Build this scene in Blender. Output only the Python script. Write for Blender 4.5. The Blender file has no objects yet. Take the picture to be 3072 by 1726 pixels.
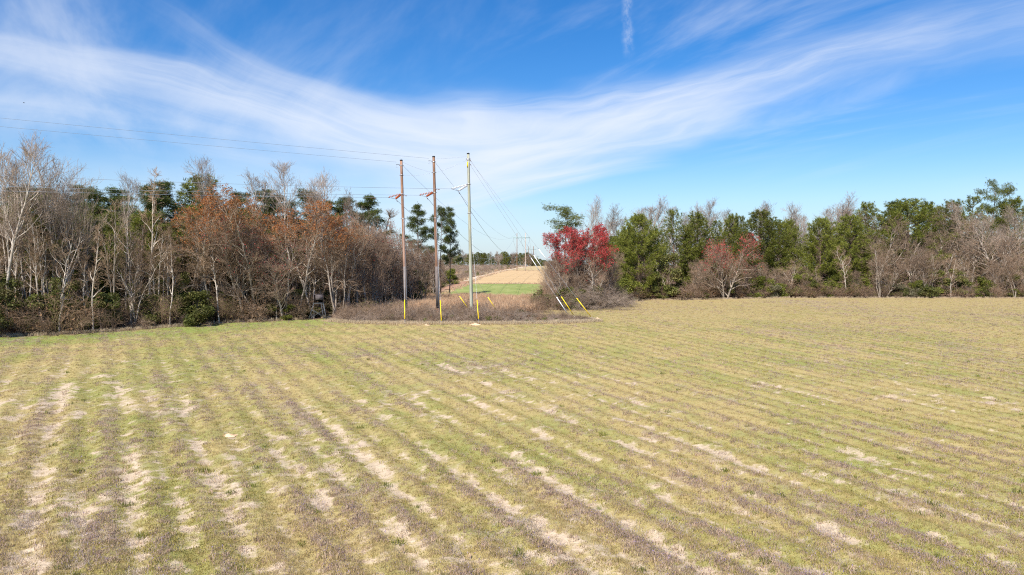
import bpy, math, random
import numpy as np
from mathutils import Vector, Euler, Matrix

sc = bpy.context.scene
PI = math.pi
F = 2049.0            # focal length in photograph pixels
CX = 1536.0
HOR = 783.0           # photograph row of the horizon
CAMH = 8.5

# ------------------------------------------------------------------ camera
cam_d = bpy.data.cameras.new('camera')
cam = bpy.data.objects.new('camera', cam_d)
sc.collection.objects.link(cam)
cam_d.sensor_width = 36.0
cam_d.lens = 36.0 * F / 3072.0
cam_d.clip_start = 0.1
cam_d.clip_end = 9000
cam.location = (0, 0, CAMH)
cam.rotation_euler = (math.radians(90 - 2.236), 0, 0)
sc.camera = cam

# ------------------------------------------------------------------ light
SUN_EL = math.radians(47)
SUN_AZ = math.radians(207)       # compass style from +Y clockwise: behind the camera, to its left
sd = Vector((math.sin(SUN_AZ) * math.cos(SUN_EL), math.cos(SUN_AZ) * math.cos(SUN_EL), math.sin(SUN_EL)))
sun_d = bpy.data.lights.new('sun', 'SUN')
sun_d.energy = 5.0
sun_d.angle = math.radians(0.5)
sun_d.color = (1.0, 0.955, 0.89)
sun = bpy.data.objects.new('sun', sun_d)
sc.collection.objects.link(sun)
sun.location = (-30, -60, 80)
sun.rotation_euler = (-sd).to_track_quat('-Z', 'Y').to_euler()

sc.view_settings.view_transform = 'Standard'
sc.view_settings.look = 'None'
sc.view_settings.exposure = 0.62
sc.view_settings.gamma = 1.0
sc.view_settings.use_curve_mapping = False
sc.cycles.use_denoising = False
sc.cycles.filter_width = 1.1
sc.cycles.sample_clamp_indirect = 4.0
sc.cycles.max_bounces = 5
sc.cycles.diffuse_bounces = 3
sc.cycles.transmission_bounces = 3
sc.cycles.transparent_max_bounces = 4

# ------------------------------------------------------------------ world: sky with cirrus
world = bpy.data.worlds.new('World')
sc.world = world
world.use_nodes = True
wn = world.node_tree
wn.nodes.clear()


class NB:
    """small node builder"""
    def __init__(self, nt):
        self.nt = nt

    def n(self, t, **kw):
        nd = self.nt.nodes.new(t)
        for k, v in kw.items():
            setattr(nd, k, v)
        return nd

    def _in(self, nd, i, v):
        if v is None:
            return
        if isinstance(v, bpy.types.NodeSocket):
            self.nt.links.new(v, nd.inputs[i])
        else:
            nd.inputs[i].default_value = v

    def m(self, op, a, b=None, c=None, clamp=False):
        nd = self.n('ShaderNodeMath', operation=op)
        nd.use_clamp = clamp
        self._in(nd, 0, a); self._in(nd, 1, b); self._in(nd, 2, c)
        return nd.outputs[0]

    def xyz(self, x, y, z):
        nd = self.n('ShaderNodeCombineXYZ')
        self._in(nd, 0, x); self._in(nd, 1, y); self._in(nd, 2, z)
        return nd.outputs[0]

    def noise(self, vec, scale, detail=3, rough=0.5, dist=0.0, lac=2.0):
        nd = self.n('ShaderNodeTexNoise')
        self.nt.links.new(vec, nd.inputs['Vector'])
        nd.inputs['Scale'].default_value = scale
        nd.inputs['Detail'].default_value = detail
        nd.inputs['Roughness'].default_value = rough
        nd.inputs['Distortion'].default_value = dist
        nd.inputs['Lacunarity'].default_value = lac
        return nd.outputs[0]

    def ss(self, v, lo, hi, a=0.0, b=1.0):
        nd = self.n('ShaderNodeMapRange', interpolation_type='SMOOTHSTEP')
        self._in(nd, 0, v); self._in(nd, 1, lo); self._in(nd, 2, hi); self._in(nd, 3, a); self._in(nd, 4, b)
        return nd.outputs[0]

    def lin(self, v, lo, hi, a=0.0, b=1.0):
        nd = self.n('ShaderNodeMapRange')
        self._in(nd, 0, v); self._in(nd, 1, lo); self._in(nd, 2, hi); self._in(nd, 3, a); self._in(nd, 4, b)
        return nd.outputs[0]

    def mix(self, f, a, b, blend='MIX'):
        nd = self.n('ShaderNodeMix', data_type='RGBA', blend_type=blend)
        self._in(nd, 0, f)
        for i, v in ((6, a), (7, b)):
            if isinstance(v, bpy.types.NodeSocket):
                self.nt.links.new(v, nd.inputs[i])
            else:
                nd.inputs[i].default_value = (*v, 1.0) if len(v) == 3 else v
        return nd.outputs[2]

    def curve(self, fac, pts, kind_='auto'):
        nd = self.n('ShaderNodeFloatCurve')
        cv = nd.mapping.curves[0]
        while len(cv.points) > 2:
            cv.points.remove(cv.points[1])
        pts = sorted(pts)
        cv.points[0].location = pts[0]
        cv.points[1].location = pts[-1]
        for p in pts[1:-1]:
            cv.points.new(*p)
        for q in cv.points:
            q.handle_type = 'VECTOR' if kind_ == 'lin' else 'AUTO_CLAMPED'
        nd.mapping.extend = 'HORIZONTAL'
        nd.mapping.update()
        self._in(nd, 1, fac)
        return nd.outputs[0]


w = NB(wn)
geo = w.n('ShaderNodeTexCoord')
sep = w.n('ShaderNodeSeparateXYZ')
wn.links.new(geo.outputs['Generated'], sep.inputs[0])
dx, dy, dz = sep.outputs
sky = w.n('ShaderNodeTexSky', sky_type='NISHITA')
sky.sun_disc = False
sky.sun_elevation = SUN_EL
sky.sun_rotation = SUN_AZ
sky.altitude = 80
sky.air_density = 1.15
sky.dust_density = 0.25
sky.ozone_density = 2.4
hs = w.n('ShaderNodeHueSaturation')
hs.inputs['Hue'].default_value = 0.497
hs.inputs['Saturation'].default_value = 1.42
wn.links.new(sky.outputs[0], hs.inputs['Color'])
skyc = w.mix(1.0, hs.outputs[0], (0.92, 1.09, 1.42), 'MULTIPLY')

az = w.m('ARCTAN2', dx, dy)
el = w.m('ARCSINE', dz)


def ae(px, py):
    u = (px - CX) / F
    v = (HOR - py) / F
    a = math.atan(u)
    return a, math.atan(v * math.cos(a))


def band(center, halfw, inten, seed, streak=26.0, along=2.6, soft=0.6, lo=0.30, hi=0.74, base=0.24):
    """a cirrus band following a curve of elevation over azimuth"""
    fac = w.lin(az, -0.8, 0.8)
    cc, hh, ii = [], [], []
    for px, py in center:
        a, e = ae(px, py)
        cc.append(((a + 0.8) / 1.6, e))
    for px, h in halfw:
        a, _ = ae(px, 0)
        hh.append(((a + 0.8) / 1.6, h / F))
    for px, i in inten:
        a, _ = ae(px, 0)
        ii.append(((a + 0.8) / 1.6, i))
    c = w.curve(fac, cc)
    h = w.m('MAXIMUM', w.curve(fac, hh, 'lin'), 0.004)
    I = w.m('MAXIMUM', w.curve(fac, ii, 'lin'), 0.0)
    d = w.m('SUBTRACT', el, c)
    # warped coordinate across the band, so that its fibres bend and fray
    warp = w.noise(w.xyz(w.m('MULTIPLY', az, 3.0), w.m('MULTIPLY', el, 9.0), seed), 1.0, 3, 0.55)
    d = w.m('ADD', d, w.m('MULTIPLY', w.m('SUBTRACT', warp, 0.5), w.m('MULTIPLY', h, 1.7)))
    rel = w.m('DIVIDE', w.m('ABSOLUTE', d), h)
    mask = w.ss(rel, 1.25, 1.25 * (1 - soft) - 0.3)
    fib = w.noise(w.xyz(w.m('MULTIPLY', az, along), w.m('MULTIPLY', d, streak), seed + 3.1), 1.0, 7, 0.60, 0.35)
    fib = w.ss(fib, lo, hi)
    return w.m('MULTIPLY', w.m('MULTIPLY', mask, I), w.lin(fib, 0, 1, base, 1.0))


main = band(
    [(-250, 90), (0, 128), (240, 185), (480, 240), (720, 298), (950, 358), (1190, 405), (1430, 430), (1640, 415),
     (1900, 352), (2270, 262), (2620, 165), (3000, 85), (3400, 10)],
    [(-250, 46), (0, 50), (480, 66), (950, 100), (1430, 150), (1900, 112), (2270, 85), (2620, 78), (3000, 95), (3400, 100)],
    [(-250, .34), (0, .42), (480, .64), (950, .92), (1430, 1.0), (1900, 1.0), (2270, .85), (2620, .62), (3000, .5), (3400, .4)],
    1.0)
upper = band(
    [(300, -60), (600, 120), (780, 215), (1000, 285), (1300, 360), (1600, 400)],
    [(300, 60), (600, 50), (900, 42), (1300, 60), (1600, 60)],
    [(100, 0.0), (450, .05), (700, .32), (900, .45), (1200, .5), (1500, 0.0)], 7.0, streak=34)
low1 = band([(1200, 640), (1550, 566), (1800, 515), (2000, 492), (2200, 480)],
            [(1200, 60), (1550, 36), (1800, 24), (2200, 16)],
            [(1100, 0.0), (1400, .75), (1700, .8), (1900, .45), (2050, 0.0)], 11.0, streak=60)
low2 = band([(1300, 560), (1550, 480), (1800, 440), (2000, 410), (2250, 380)],
            [(1300, 60), (1550, 44), (1800, 20), (2200, 14)],
            [(1100, 0.0), (1400, .7), (1750, .75), (1950, .6), (2250, 0.0)], 13.0, streak=60)
left2 = band([(-250, 150), (0, 190), (250, 250), (500, 320), (800, 400), (1100, 470)],
             [(-250, 30), (0, 26), (500, 36), (800, 46), (1100, 60)],
             [(-250, .3), (0, .35), (300, .3), (700, .3), (1100, 0.0)], 17.0, streak=50)
left3 = band([(-250, 300), (0, 335), (300, 375), (600, 440), (900, 500)],
             [(-250, 60), (0, 50), (500, 50), (900, 60)],
             [(-250, .3), (0, .35), (400, .32), (700, .3), (1000, 0.0)], 19.0, streak=40)
# free wisps drifting over the whole sky: noise laid out on the cloud plane
zz = w.m('MAXIMUM', w.m('ADD', dz, 0.12), 0.05)
pxn = w.m('DIVIDE', dx, zz)
pyn = w.m('DIVIDE', dy, zz)
ca, sa = math.cos(0.5), math.sin(0.5)
pu = w.m('ADD', w.m('MULTIPLY', pxn, ca), w.m('MULTIPLY', pyn, sa))
pv = w.m('SUBTRACT', w.m('MULTIPLY', pyn, ca), w.m('MULTIPLY', pxn, sa))
wis = w.noise(w.xyz(w.m('MULTIPLY', pu, 1.5), w.m('MULTIPLY', pv, 0.42), 4.0), 1.0, 6, 0.6, 0.8)
big = w.noise(w.xyz(pxn, pyn, 9.0), 0.55, 2, 0.5)
wisp = w.m('MULTIPLY', w.ss(wis, 0.42, 0.78), w.ss(big, 0.40, 0.66, 0.08, 0.50))
wisp = w.m('MULTIPLY', wisp, w.ss(dz, 0.02, 0.2))
# a short ragged streak left by an aircraft
a0, _ = ae(1882, 60)
tw = w.noise(w.xyz(w.m('MULTIPLY', az, 14.0), w.m('MULTIPLY', el, 24.0), 2.0), 1.0, 4, 0.65)
da = w.m('ADD', w.m('SUBTRACT', az, a0), w.m('MULTIPLY', w.m('SUBTRACT', tw, 0.5), 0.03))
tr = w.m('MULTIPLY', w.ss(w.m('ABSOLUTE', da), 0.011, 0.0), w.m('MULTIPLY', w.ss(el, 0.275, 0.31), w.ss(el, 0.62, 0.45)))
tr = w.m('MULTIPLY', tr, w.ss(w.noise(w.xyz(w.m('MULTIPLY', az, 60.0), w.m('MULTIPLY', el, 40.0), 5.0), 1.0, 4, 0.7), 0.38, 0.66, 0.03, 0.30))


def screen(a, b):
    return w.m('SUBTRACT', 1.0, w.m('MULTIPLY', w.m('SUBTRACT', 1.0, a), w.m('SUBTRACT', 1.0, b)))


glow = band([(600, 470), (1000, 490), (1430, 500), (1800, 440), (2100, 400)], [(600, 60), (1000, 110), (1430, 170), (1800, 90), (2100, 50)],
            [(500, 0.0), (1000, .5), (1430, .72), (1700, .4), (2050, 0.0)], 23.0, streak=14, soft=0.95, lo=0.2, hi=0.75, base=0.3)
pale = band([(-300, 500), (0, 520), (600, 550), (1000, 600), (1500, 640)], [(-300, 120), (600, 130), (1500, 110)],
            [(-300, .22), (0, .22), (700, .34), (1300, .5), (1700, 0.0)], 29.0, streak=16, soft=0.95, lo=0.25, hi=0.75, base=0.25)
core = band([(700, 320), (950, 372), (1190, 415), (1430, 425), (1640, 400), (1900, 345), (2200, 285)], [(700, 30), (950, 60), (1430, 105), (1900, 70), (2200, 40)],
            [(500, 0.0), (900, .55), (1430, .82), (1900, .66), (2250, 0.0)], 31.0, streak=12, soft=0.9, lo=0.15, hi=0.65, base=0.4)
dens = main
for o in (upper, low1, low2, left2, left3, wisp, tr, glow, pale, core):
    dens = screen(dens, o)
# behind the viewer the band thins out into the free wisps
veil = w.ss(el, 0.17, -0.02, 0.0, 0.62)          # pale air low over the horizon
dens = w.m('MULTIPLY', dens, 0.93)
CLOUD = (8.6, 9.1, 10.0)
col = w.mix(veil, skyc, (5.9, 7.7, 10.2))
col = w.mix(dens, col, CLOUD)
bg = w.n('ShaderNodeBackground')
wn.links.new(col, bg.inputs[0])
bg.inputs[1].default_value = 0.068
wout = w.n('ShaderNodeOutputWorld')
wn.links.new(bg.outputs[0], wout.inputs[0])

# ------------------------------------------------------------------ helpers
rng = np.random.default_rng(11)
random.seed(5)
COL = sc.collection


def tag(o, label=None, cat=None, group=None, kind=None):
    if label: o['label'] = label
    if cat: o['category'] = cat
    if group: o['group'] = group
    if kind: o['kind'] = kind
    return o


def make_mesh(name, V, polys, smooth=False, attrs=None, mats=None):
    """polys: list of (m,k) index arrays"""
    me = bpy.data.meshes.new(name)
    V = np.asarray(V, dtype=np.float32).reshape(-1, 3)
    polys = [np.asarray(p, dtype=np.int32) for p in polys if len(p)]
    me.vertices.add(len(V))
    me.vertices.foreach_set('co', V.ravel())
    idx = np.concatenate([p.ravel() for p in polys])
    tot = np.concatenate([np.full(len(p), p.shape[1], dtype=np.int32) for p in polys])
    st = np.concatenate([[0], np.cumsum(tot)[:-1]]).astype(np.int32)
    me.loops.add(len(idx))
    me.loops.foreach_set('vertex_index', idx)
    me.polygons.add(len(tot))
    me.polygons.foreach_set('loop_start', st)
    me.polygons.foreach_set('loop_total', tot)
    if smooth:
        me.polygons.foreach_set('use_smooth', np.ones(len(tot), dtype=bool))
    me.update(calc_edges=True)
    if attrs:
        for k, a in attrs.items():
            at = me.attributes.new(k, 'FLOAT', 'POINT')
            at.data.foreach_set('value', np.asarray(a, dtype=np.float32).ravel())
    if mats:
        for m_ in mats:
            me.materials.append(m_)
    return me


def obj(name, me, parent=None, mat=None, loc=None):
    o = bpy.data.objects.new(name, me)
    COL.objects.link(o)
    if mat and not me.materials:
        me.materials.append(mat)
    if parent: o.parent = parent
    if loc is not None: o.location = loc
    return o


def empty(name, loc=(0, 0, 0), rz=0.0, label=None, cat=None, group=None):
    o = bpy.data.objects.new(name, None)
    COL.objects.link(o)
    o.empty_display_size = 0.3
    o.location = loc
    o.rotation_euler = (0, 0, rz)
    return tag(o, label, cat, group)


class Tubes:
    def __init__(self):
        self.g = {}
        self.caps = []

    def add(self, pts, rad, sides=3):
        k = (len(pts), sides)
        self.g.setdefault(k, ([], []))
        self.g[k][0].append(pts)
        self.g[k][1].append(rad)

    def arrays(self, cap=False):
        VV, QQ, CC = [], [], []
        base = 0
        for (N, S), (P, R) in self.g.items():
            P = np.asarray(P, dtype=np.float64)
            R = np.asarray(R, dtype=np.float64)
            B = len(P)
            T = np.gradient(P, axis=1)
            T /= np.linalg.norm(T, axis=2, keepdims=True) + 1e-9
            ref = np.zeros_like(T)
            vert = np.abs(T[:, :1, 2:3]) > 0.9
            ref[..., 0:1] = np.where(vert, 1.0, 0.0)
            ref[..., 2:3] = np.where(vert, 0.0, 1.0)
            U = np.cross(T, ref)
            U /= np.linalg.norm(U, axis=2, keepdims=True) + 1e-9
            W = np.cross(T, U)
            a = np.arange(S) * 2 * PI / S
            V = P[:, :, None, :] + R[:, :, None, None] * (np.cos(a)[None, None, :, None] * U[:, :, None, :] + np.sin(a)[None, None, :, None] * W[:, :, None, :])
            VV.append(V.reshape(-1, 3))
            b = np.arange(B)[:, None, None] * (N * S)
            i = np.arange(N - 1)[None, :, None] * S
            j = np.arange(S)[None, None, :]
            j2 = (j + 1) % S
            q = np.stack(np.broadcast_arrays(base + b + i + j, base + b + i + S + j, base + b + i + S + j2, base + b + i + j2), axis=-1)
            QQ.append(q.reshape(-1, 4))
            if cap:
                for bb in range(B):
                    CC.append((S, [base + bb * N * S + jj for jj in range(S)]))
                    CC.append((S, [base + bb * N * S + (N - 1) * S + jj for jj in range(S)][::-1]))
            base += B * N * S
        V = np.concatenate(VV)
        polys = [np.concatenate(QQ)]
        if cap:
            by = {}
            for s, c in CC:
                by.setdefault(s, []).append(c)
            polys += [np.array(v) for v in by.values()]
        return V, polys

    def mesh(self, name, mat=None, smooth=True, cap=False):
        V, P = self.arrays(cap)
        return make_mesh(name, V, P, smooth=smooth, mats=[mat] if mat else None)


# value noise in numpy
_perm = np.random.default_rng(3).random((256, 256))


def vnoise(x, y):
    xi = np.floor(x).astype(np.int64); yi = np.floor(y).astype(np.int64)
    fx = x - xi; fy = y - yi
    fx = fx * fx * (3 - 2 * fx); fy = fy * fy * (3 - 2 * fy)
    g = lambda a, b: _perm[a & 255, b & 255]
    return (g(xi, yi) * (1 - fx) + g(xi + 1, yi) * fx) * (1 - fy) + (g(xi, yi + 1) * (1 - fx) + g(xi + 1, yi + 1) * fx) * fy


def fbm(x, y, o=4, r=0.5):
    s = 0; a = 1; t = 0
    for k in range(o):
        s = s + a * vnoise(x * 2 ** k + 17.3 * k, y * 2 ** k + 5.7 * k)
        t += a; a *= r
    return s / t


def sstep(v, lo, hi):
    t = np.clip((v - lo) / (hi - lo), 0, 1)
    return t * t * (3 - 2 * t)


# terrain
_ty = np.array([-200, 0, 110, 150, 170, 195, 220, 290, 360, 450, 520, 626, 888, 1500, 5000.])
_tz = np.array([0, 0, 0, -0.5, -0.25, 0.5, 1.0, 2.1, 3.1, 4.4, 4.6, 1.8, -2.8, -8, -30.])
_tyd = np.linspace(-200, 5000, 5201)
_tzd = np.interp(_tyd, _ty, _tz)
_k = np.hanning(31); _k /= _k.sum()
_tzs = np.convolve(np.pad(_tzd, 15, mode='edge'), _k, mode='valid')


def ground(x, y):
    x = np.asarray(x, dtype=float); y = np.asarray(y, dtype=float)
    z = np.interp(y, _tyd, _tzs)
    side = sstep(np.abs(x - 0.05 * y), 25, 60) * sstep(y, 110, 150)
    z = z * (1 - side * (y < 330)) if np.ndim(z) == 0 else np.where(y < 330, z * (1 - side), z)
    z = z + 0.35 * (fbm(x / 45, y / 45, 2) - 0.5) * sstep(y, 30, 90)
    return z


def gz(x, y):
    return float(ground(np.array([x]), np.array([y]))[0])


def wx(px, Y):
    return (px - CX) / F * Y


def P(px, py, Y):
    """world point on the viewing ray of a photograph pixel at distance Y"""
    p = math.radians(2.236)
    xc = (px - CX) / F; yc = (863.0 - py) / F
    d = Vector((xc, math.cos(p) + yc * math.sin(p), -math.sin(p) + yc * math.cos(p)))
    return Vector((d.x / d.y * Y, Y, CAMH + d.z / d.y * Y))


# ------------------------------------------------------------------ materials
def newmat(name, rough=0.9, spec=0.15):
    m = bpy.data.materials.new(name)
    m.use_nodes = True
    nt = m.node_tree
    b = nt.nodes['Principled BSDF']
    b.inputs['Roughness'].default_value = rough
    b.inputs['Specular IOR Level'].default_value = spec
    return m, NB(nt), b


def setc(nb, b, c):
    nb.nt.links.new(c, b.inputs['Base Color'])


def bark_mat(name, c1, c2, scale=3.0, stretch=0.25, patch=0.0, pc=(0.5, 0.48, 0.44)):
    m, nb, b = newmat(name, 0.92, 0.1)
    tc = nb.n('ShaderNodeTexCoord')
    mp = nb.n('ShaderNodeMapping')
    mp.inputs['Scale'].default_value = (1, 1, stretch)
    nb.nt.links.new(tc.outputs['Object'], mp.inputs[0])
    n = nb.noise(mp.outputs[0], scale, 4, 0.6)
    oi = nb.n('ShaderNodeObjectInfo')
    f = nb.ss(n, 0.3, 0.7)
    c = nb.mix(f, c1, c2)
    if patch:
        n2 = nb.noise(tc.outputs['Object'], 1.3, 3, 0.6)
        c = nb.mix(nb.m('MULTIPLY', nb.ss(n2, 0.5, 0.62), patch), c, pc)
    v = nb.lin(oi.outputs['Random'], 0, 1, 0.72, 1.2)
    h = nb.n('ShaderNodeHueSaturation')
    nb._in(h, 2, v)
    nb.nt.links.new(c, h.inputs['Color'])
    setc(nb, b, h.outputs[0])
    return m


def leaf_mat(name, c1, c2, c3=None, rough=0.7, trans=0.25, objvar=0.25, spec=0.2, nscale=0.6):
    m, nb, b = newmat(name, rough, spec)
    at = nb.n('ShaderNodeAttribute', attribute_name='vary')
    tc = nb.n('ShaderNodeTexCoord')
    c = nb.mix(at.outputs['Fac'], c1, c2)
    if c3:
        n = nb.noise(tc.outputs['Object'], nscale, 3, 0.6)
        c = nb.mix(nb.ss(n, 0.45, 0.7), c, c3)
    oi = nb.n('ShaderNodeObjectInfo')
    h = nb.n('ShaderNodeHueSaturation')
    nb._in(h, 2, nb.lin(oi.outputs['Random'], 0, 1, 1 - objvar, 1 + objvar))
    nb.nt.links.new(c, h.inputs['Color'])
    setc(nb, b, h.outputs[0])
    tr_ = nb.n('ShaderNodeBsdfTranslucent')
    nb.nt.links.new(h.outputs[0], tr_.inputs[0])
    mx = nb.n('ShaderNodeMixShader')
    mx.inputs[0].default_value = trans
    out = nb.nt.nodes['Material Output']
    nb.nt.links.new(b.outputs[0], mx.inputs[1])
    nb.nt.links.new(tr_.outputs[0], mx.inputs[2])
    nb.nt.links.new(mx.outputs[0], out.inputs[0])
    return m


def plain_mat(name, c, rough=0.6, metal=0.0, spec=0.3, var=0.15, scale=4.0, stretch=1.0):
    m, nb, b = newmat(name, rough, spec)
    b.inputs['Metallic'].default_value = metal
    tc = nb.n('ShaderNodeTexCoord')
    mp = nb.n('ShaderNodeMapping')
    mp.inputs['Scale'].default_value = (1, 1, stretch)
    nb.nt.links.new(tc.outputs['Object'], mp.inputs[0])
    n = nb.noise(mp.outputs[0], scale, 4, 0.6)
    lo = tuple(max(0, x * (1 - var)) for x in c); hi = tuple(min(1, x * (1 + var)) for x in c)
    setc(nb, b, nb.mix(nb.ss(n, 0.3, 0.7), lo, hi))
    return m


M = {}
M['bark_pale'] = bark_mat('bark_pale', (0.38, 0.31, 0.24), (0.60, 0.52, 0.43), 2.5, 0.4, 0.5, (0.70, 0.64, 0.56))
M['bark_grey'] = bark_mat('bark_grey', (0.22, 0.175, 0.13), (0.42, 0.35, 0.28), 2.5, 0.4, 0.35, (0.54, 0.49, 0.42))
M['bark_brown'] = bark_mat('bark_brown', (0.12, 0.08, 0.06), (0.22, 0.165, 0.13), 3.0)
M['bark_pine'] = bark_mat('bark_pine', (0.10, 0.065, 0.05), (0.24, 0.16, 0.12), 3.0, 0.4)
M['twig_grey'] = bark_mat('twig_grey', (0.27, 0.205, 0.155), (0.42, 0.33, 0.26), 0.8, 1)
M['twig_brown'] = bark_mat('twig_brown', (0.22, 0.145, 0.088), (0.41, 0.285, 0.19), 0.8, 1)
M['twig_mauve'] = bark_mat('twig_mauve', (0.225, 0.15, 0.10), (0.36, 0.26, 0.185), 0.8, 1)
M['pine_needles'] = leaf_mat('pine_needles', (0.075, 0.095, 0.013), (0.25, 0.255, 0.042), (0.14, 0.155, 0.024), 0.5, 0.3, 0.25, 0.3)
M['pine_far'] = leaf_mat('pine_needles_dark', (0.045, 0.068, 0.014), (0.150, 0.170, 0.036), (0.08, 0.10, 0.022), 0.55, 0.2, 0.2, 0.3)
M['rust'] = leaf_mat('rust_seed_clusters', (0.30, 0.10, 0.03), (0.50, 0.20, 0.06), (0.36, 0.15, 0.06), 0.8, 0.3, 0.15)
M['red'] = leaf_mat('red_blossom', (0.34, 0.035, 0.036), (0.62, 0.095, 0.090), (0.36, 0.080, 0.065), 0.7, 0.35, 0.1)
M['redbrown'] = leaf_mat('dull_red_blossom', (0.28, 0.035, 0.04), (0.50, 0.10, 0.09), (0.30, 0.08, 0.06), 0.8, 0.3, 0.2)
M['green_leaf'] = leaf_mat('evergreen_leaves', (0.065, 0.080, 0.020), (0.20, 0.205, 0.050), (0.17, 0.14, 0.055), 0.6, 0.3, 0.3, 0.2)
M['lime_leaf'] = leaf_mat('yellow_green_leaves', (0.09, 0.12, 0.018), (0.26, 0.26, 0.045), (0.13, 0.14, 0.025), 0.6, 0.35, 0.25)
M['olive_leaf'] = leaf_mat('grey_olive_leaves', (0.15, 0.14, 0.075), (0.27, 0.245, 0.14), (0.20, 0.16, 0.10), 0.8, 0.3, 0.2)
M['brown_leaf'] = leaf_mat('withered_brown_leaves', (0.14, 0.075, 0.04), (0.30, 0.18, 0.10), (0.20, 0.12, 0.06), 0.9, 0.3, 0.25)
M['broom'] = leaf_mat('dry_broomsedge', (0.46, 0.29, 0.17), (0.78, 0.57, 0.37), (0.58, 0.38, 0.23), 0.85, 0.35, 0.18, nscale=2.0)
M['straw'] = leaf_mat('bleached_straw', (0.46, 0.35, 0.22), (0.68, 0.56, 0.38), None, 0.85, 0.35, 0.15)
M['weed_green'] = leaf_mat('field_weed_green', (0.25, 0.225, 0.055), (0.50, 0.41, 0.13), (0.43, 0.32, 0.115), 0.8, 0.4, 0.25, nscale=6)
M['weed_purple'] = leaf_mat('field_weed_purple', (0.31, 0.235, 0.15), (0.60, 0.45, 0.335), (0.48, 0.32, 0.22), 0.85, 0.35, 0.25, nscale=8)
M['weed_flower'] = leaf_mat('field_weed_flower', (0.28, 0.20, 0.38), (0.44, 0.33, 0.48), None, 0.8, 0.4, 0.2)
M['weed_tan'] = leaf_mat('field_weed_dry', (0.34, 0.245, 0.11), (0.53, 0.41, 0.19), None, 0.85, 0.35, 0.2)
M['pole_brown'] = bark_mat('creosoted_wood', (0.13, 0.065, 0.04), (0.36, 0.21, 0.14), 11.0, 0.05, 0.35, (0.25, 0.17, 0.13))
M['pole_green'] = bark_mat('treated_green_wood', (0.25, 0.25, 0.185), (0.44, 0.43, 0.33), 9.0, 0.06, 0.4, (0.34, 0.35, 0.29))
M['far_pole_pale'] = bark_mat('weathered_pale_wood', (0.42, 0.34, 0.28), (0.60, 0.50, 0.42), 3.0, 0.1)
M['crossarm'] = plain_mat('green_grey_crossarm', (0.24, 0.33, 0.31), 0.8)
M['black'] = plain_mat('black_cap', (0.015, 0.015, 0.017), 0.6)
M['steel'] = plain_mat('galvanised_steel', (0.52, 0.52, 0.52), 0.45, 0.7)
M['wire'] = plain_mat('wire_strand', (0.36, 0.40, 0.46), 0.5, 0.5)
M['rust_steel'] = plain_mat('rusty_steel', (0.20, 0.09, 0.05), 0.8)
M['ceramic_brown'] = plain_mat('brown_porcelain', (0.42, 0.10, 0.025), 0.25, 0, 0.6)
M['ceramic_white'] = plain_mat('white_polymer', (0.78, 0.78, 0.80), 0.3, 0, 0.5, 0.04)
M['yellow'] = plain_mat('yellow_plastic', (0.85, 0.60, 0.008), 0.45, 0, 0.4, 0.08)
M['white_rod'] = plain_mat('white_fibreglass', (0.82, 0.82, 0.80), 0.4, 0, 0.4, 0.04)
M['stand_metal'] = plain_mat('grey_stand_steel', (0.11, 0.12, 0.13), 0.7, 0.0)
M['stand_cloth'] = plain_mat('charcoal_camo_cloth', (0.115, 0.095, 0.095), 0.85, 0, 0.2, 0.5, 3.0)
M['stand_dark'] = plain_mat('stand_interior', (0.02, 0.018, 0.018), 0.9)
M['bird'] = plain_mat('bird_black', (0.02, 0.02, 0.022), 0.8)

# ------------------------------------------------------------------ field pattern
RA = math.radians(-31)
DR = (math.sin(RA), math.cos(RA))
SR = (math.cos(RA), -math.sin(RA))


def rowcoords(x, y):
    t = x * DR[0] + y * DR[1]
    s = x * SR[0] + y * SR[1]
    den = np.clip(1 + 0.005 * (t - 40), 0.6, 3)
    return s / den, t


def field_fns(x, y):
    s, t = rowcoords(x, y)
    wob = fbm(s / 9 + 3, t / 30 + 8, 3) - 0.5
    ph = s / 3.1 + 0.45 * wob
    amp = sstep(fbm(s / 6 + 44, t / 18 + 21, 2), 0.25, 0.7)
    ph2 = s / 1.55 + 0.3 * (fbm(s / 5 + 13, t / 22 + 18, 3) - 0.5)
    fine_row = 0.5 + 0.5 * np.cos(2 * PI * ph2)
    strip = (0.5 + 0.5 * np.cos(2 * PI * ph)) * amp
    strip2 = (0.5 + 0.5 * np.cos(2 * PI * (ph - 0.27))) * amp
    n_s = fbm(s / 0.6 + 40, t / 3.4 + 9, 4, 0.65)
    n_f = fbm(x / 0.5 + 4, y / 0.5 + 60, 3, 0.7)
    patch = fbm(x / 13 + 20, y / 13 + 30, 3)
    patch2 = fbm(x / 20 + 70, y / 20 + 10, 3)
    near = 1 - sstep(y, 34, 80)
    calm = 1 - 0.65 * sstep(y + 0.5 * np.maximum(x, 0), 34, 80)
    strip = strip * calm; strip2 = strip2 * calm; fine_row = 0.5 + (fine_row - 0.5) * calm
    sand = 0.18 * strip2 + 0.22 * (1 - fine_row) + 1.05 * (n_s - 0.5) + 1.15 * (n_f - 0.5) + 0.45 * (patch - 0.5) + 0.22 * near - 0.17 - 0.10 * sstep(x, 4, 40)
    n_p = fbm(s / 1.1 + 90, t / 6.0 + 50, 4, 0.65)
    purple = 0.24 * strip + 0.18 * fine_row + 1.0 * (n_p - 0.5) + 1.2 * (n_f - 0.5) + 0.7 * (patch2 - 0.5) + 0.10
    n_g = fbm(s / 2.5 + 10, t / 9.0 + 33, 4, 0.6)
    tone = 0.45 + 1.5 * (n_g - 0.5) + 0.7 * (patch2 - 0.5) + 0.5 * (n_f - 0.5)
    return sand, purple, tone


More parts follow.
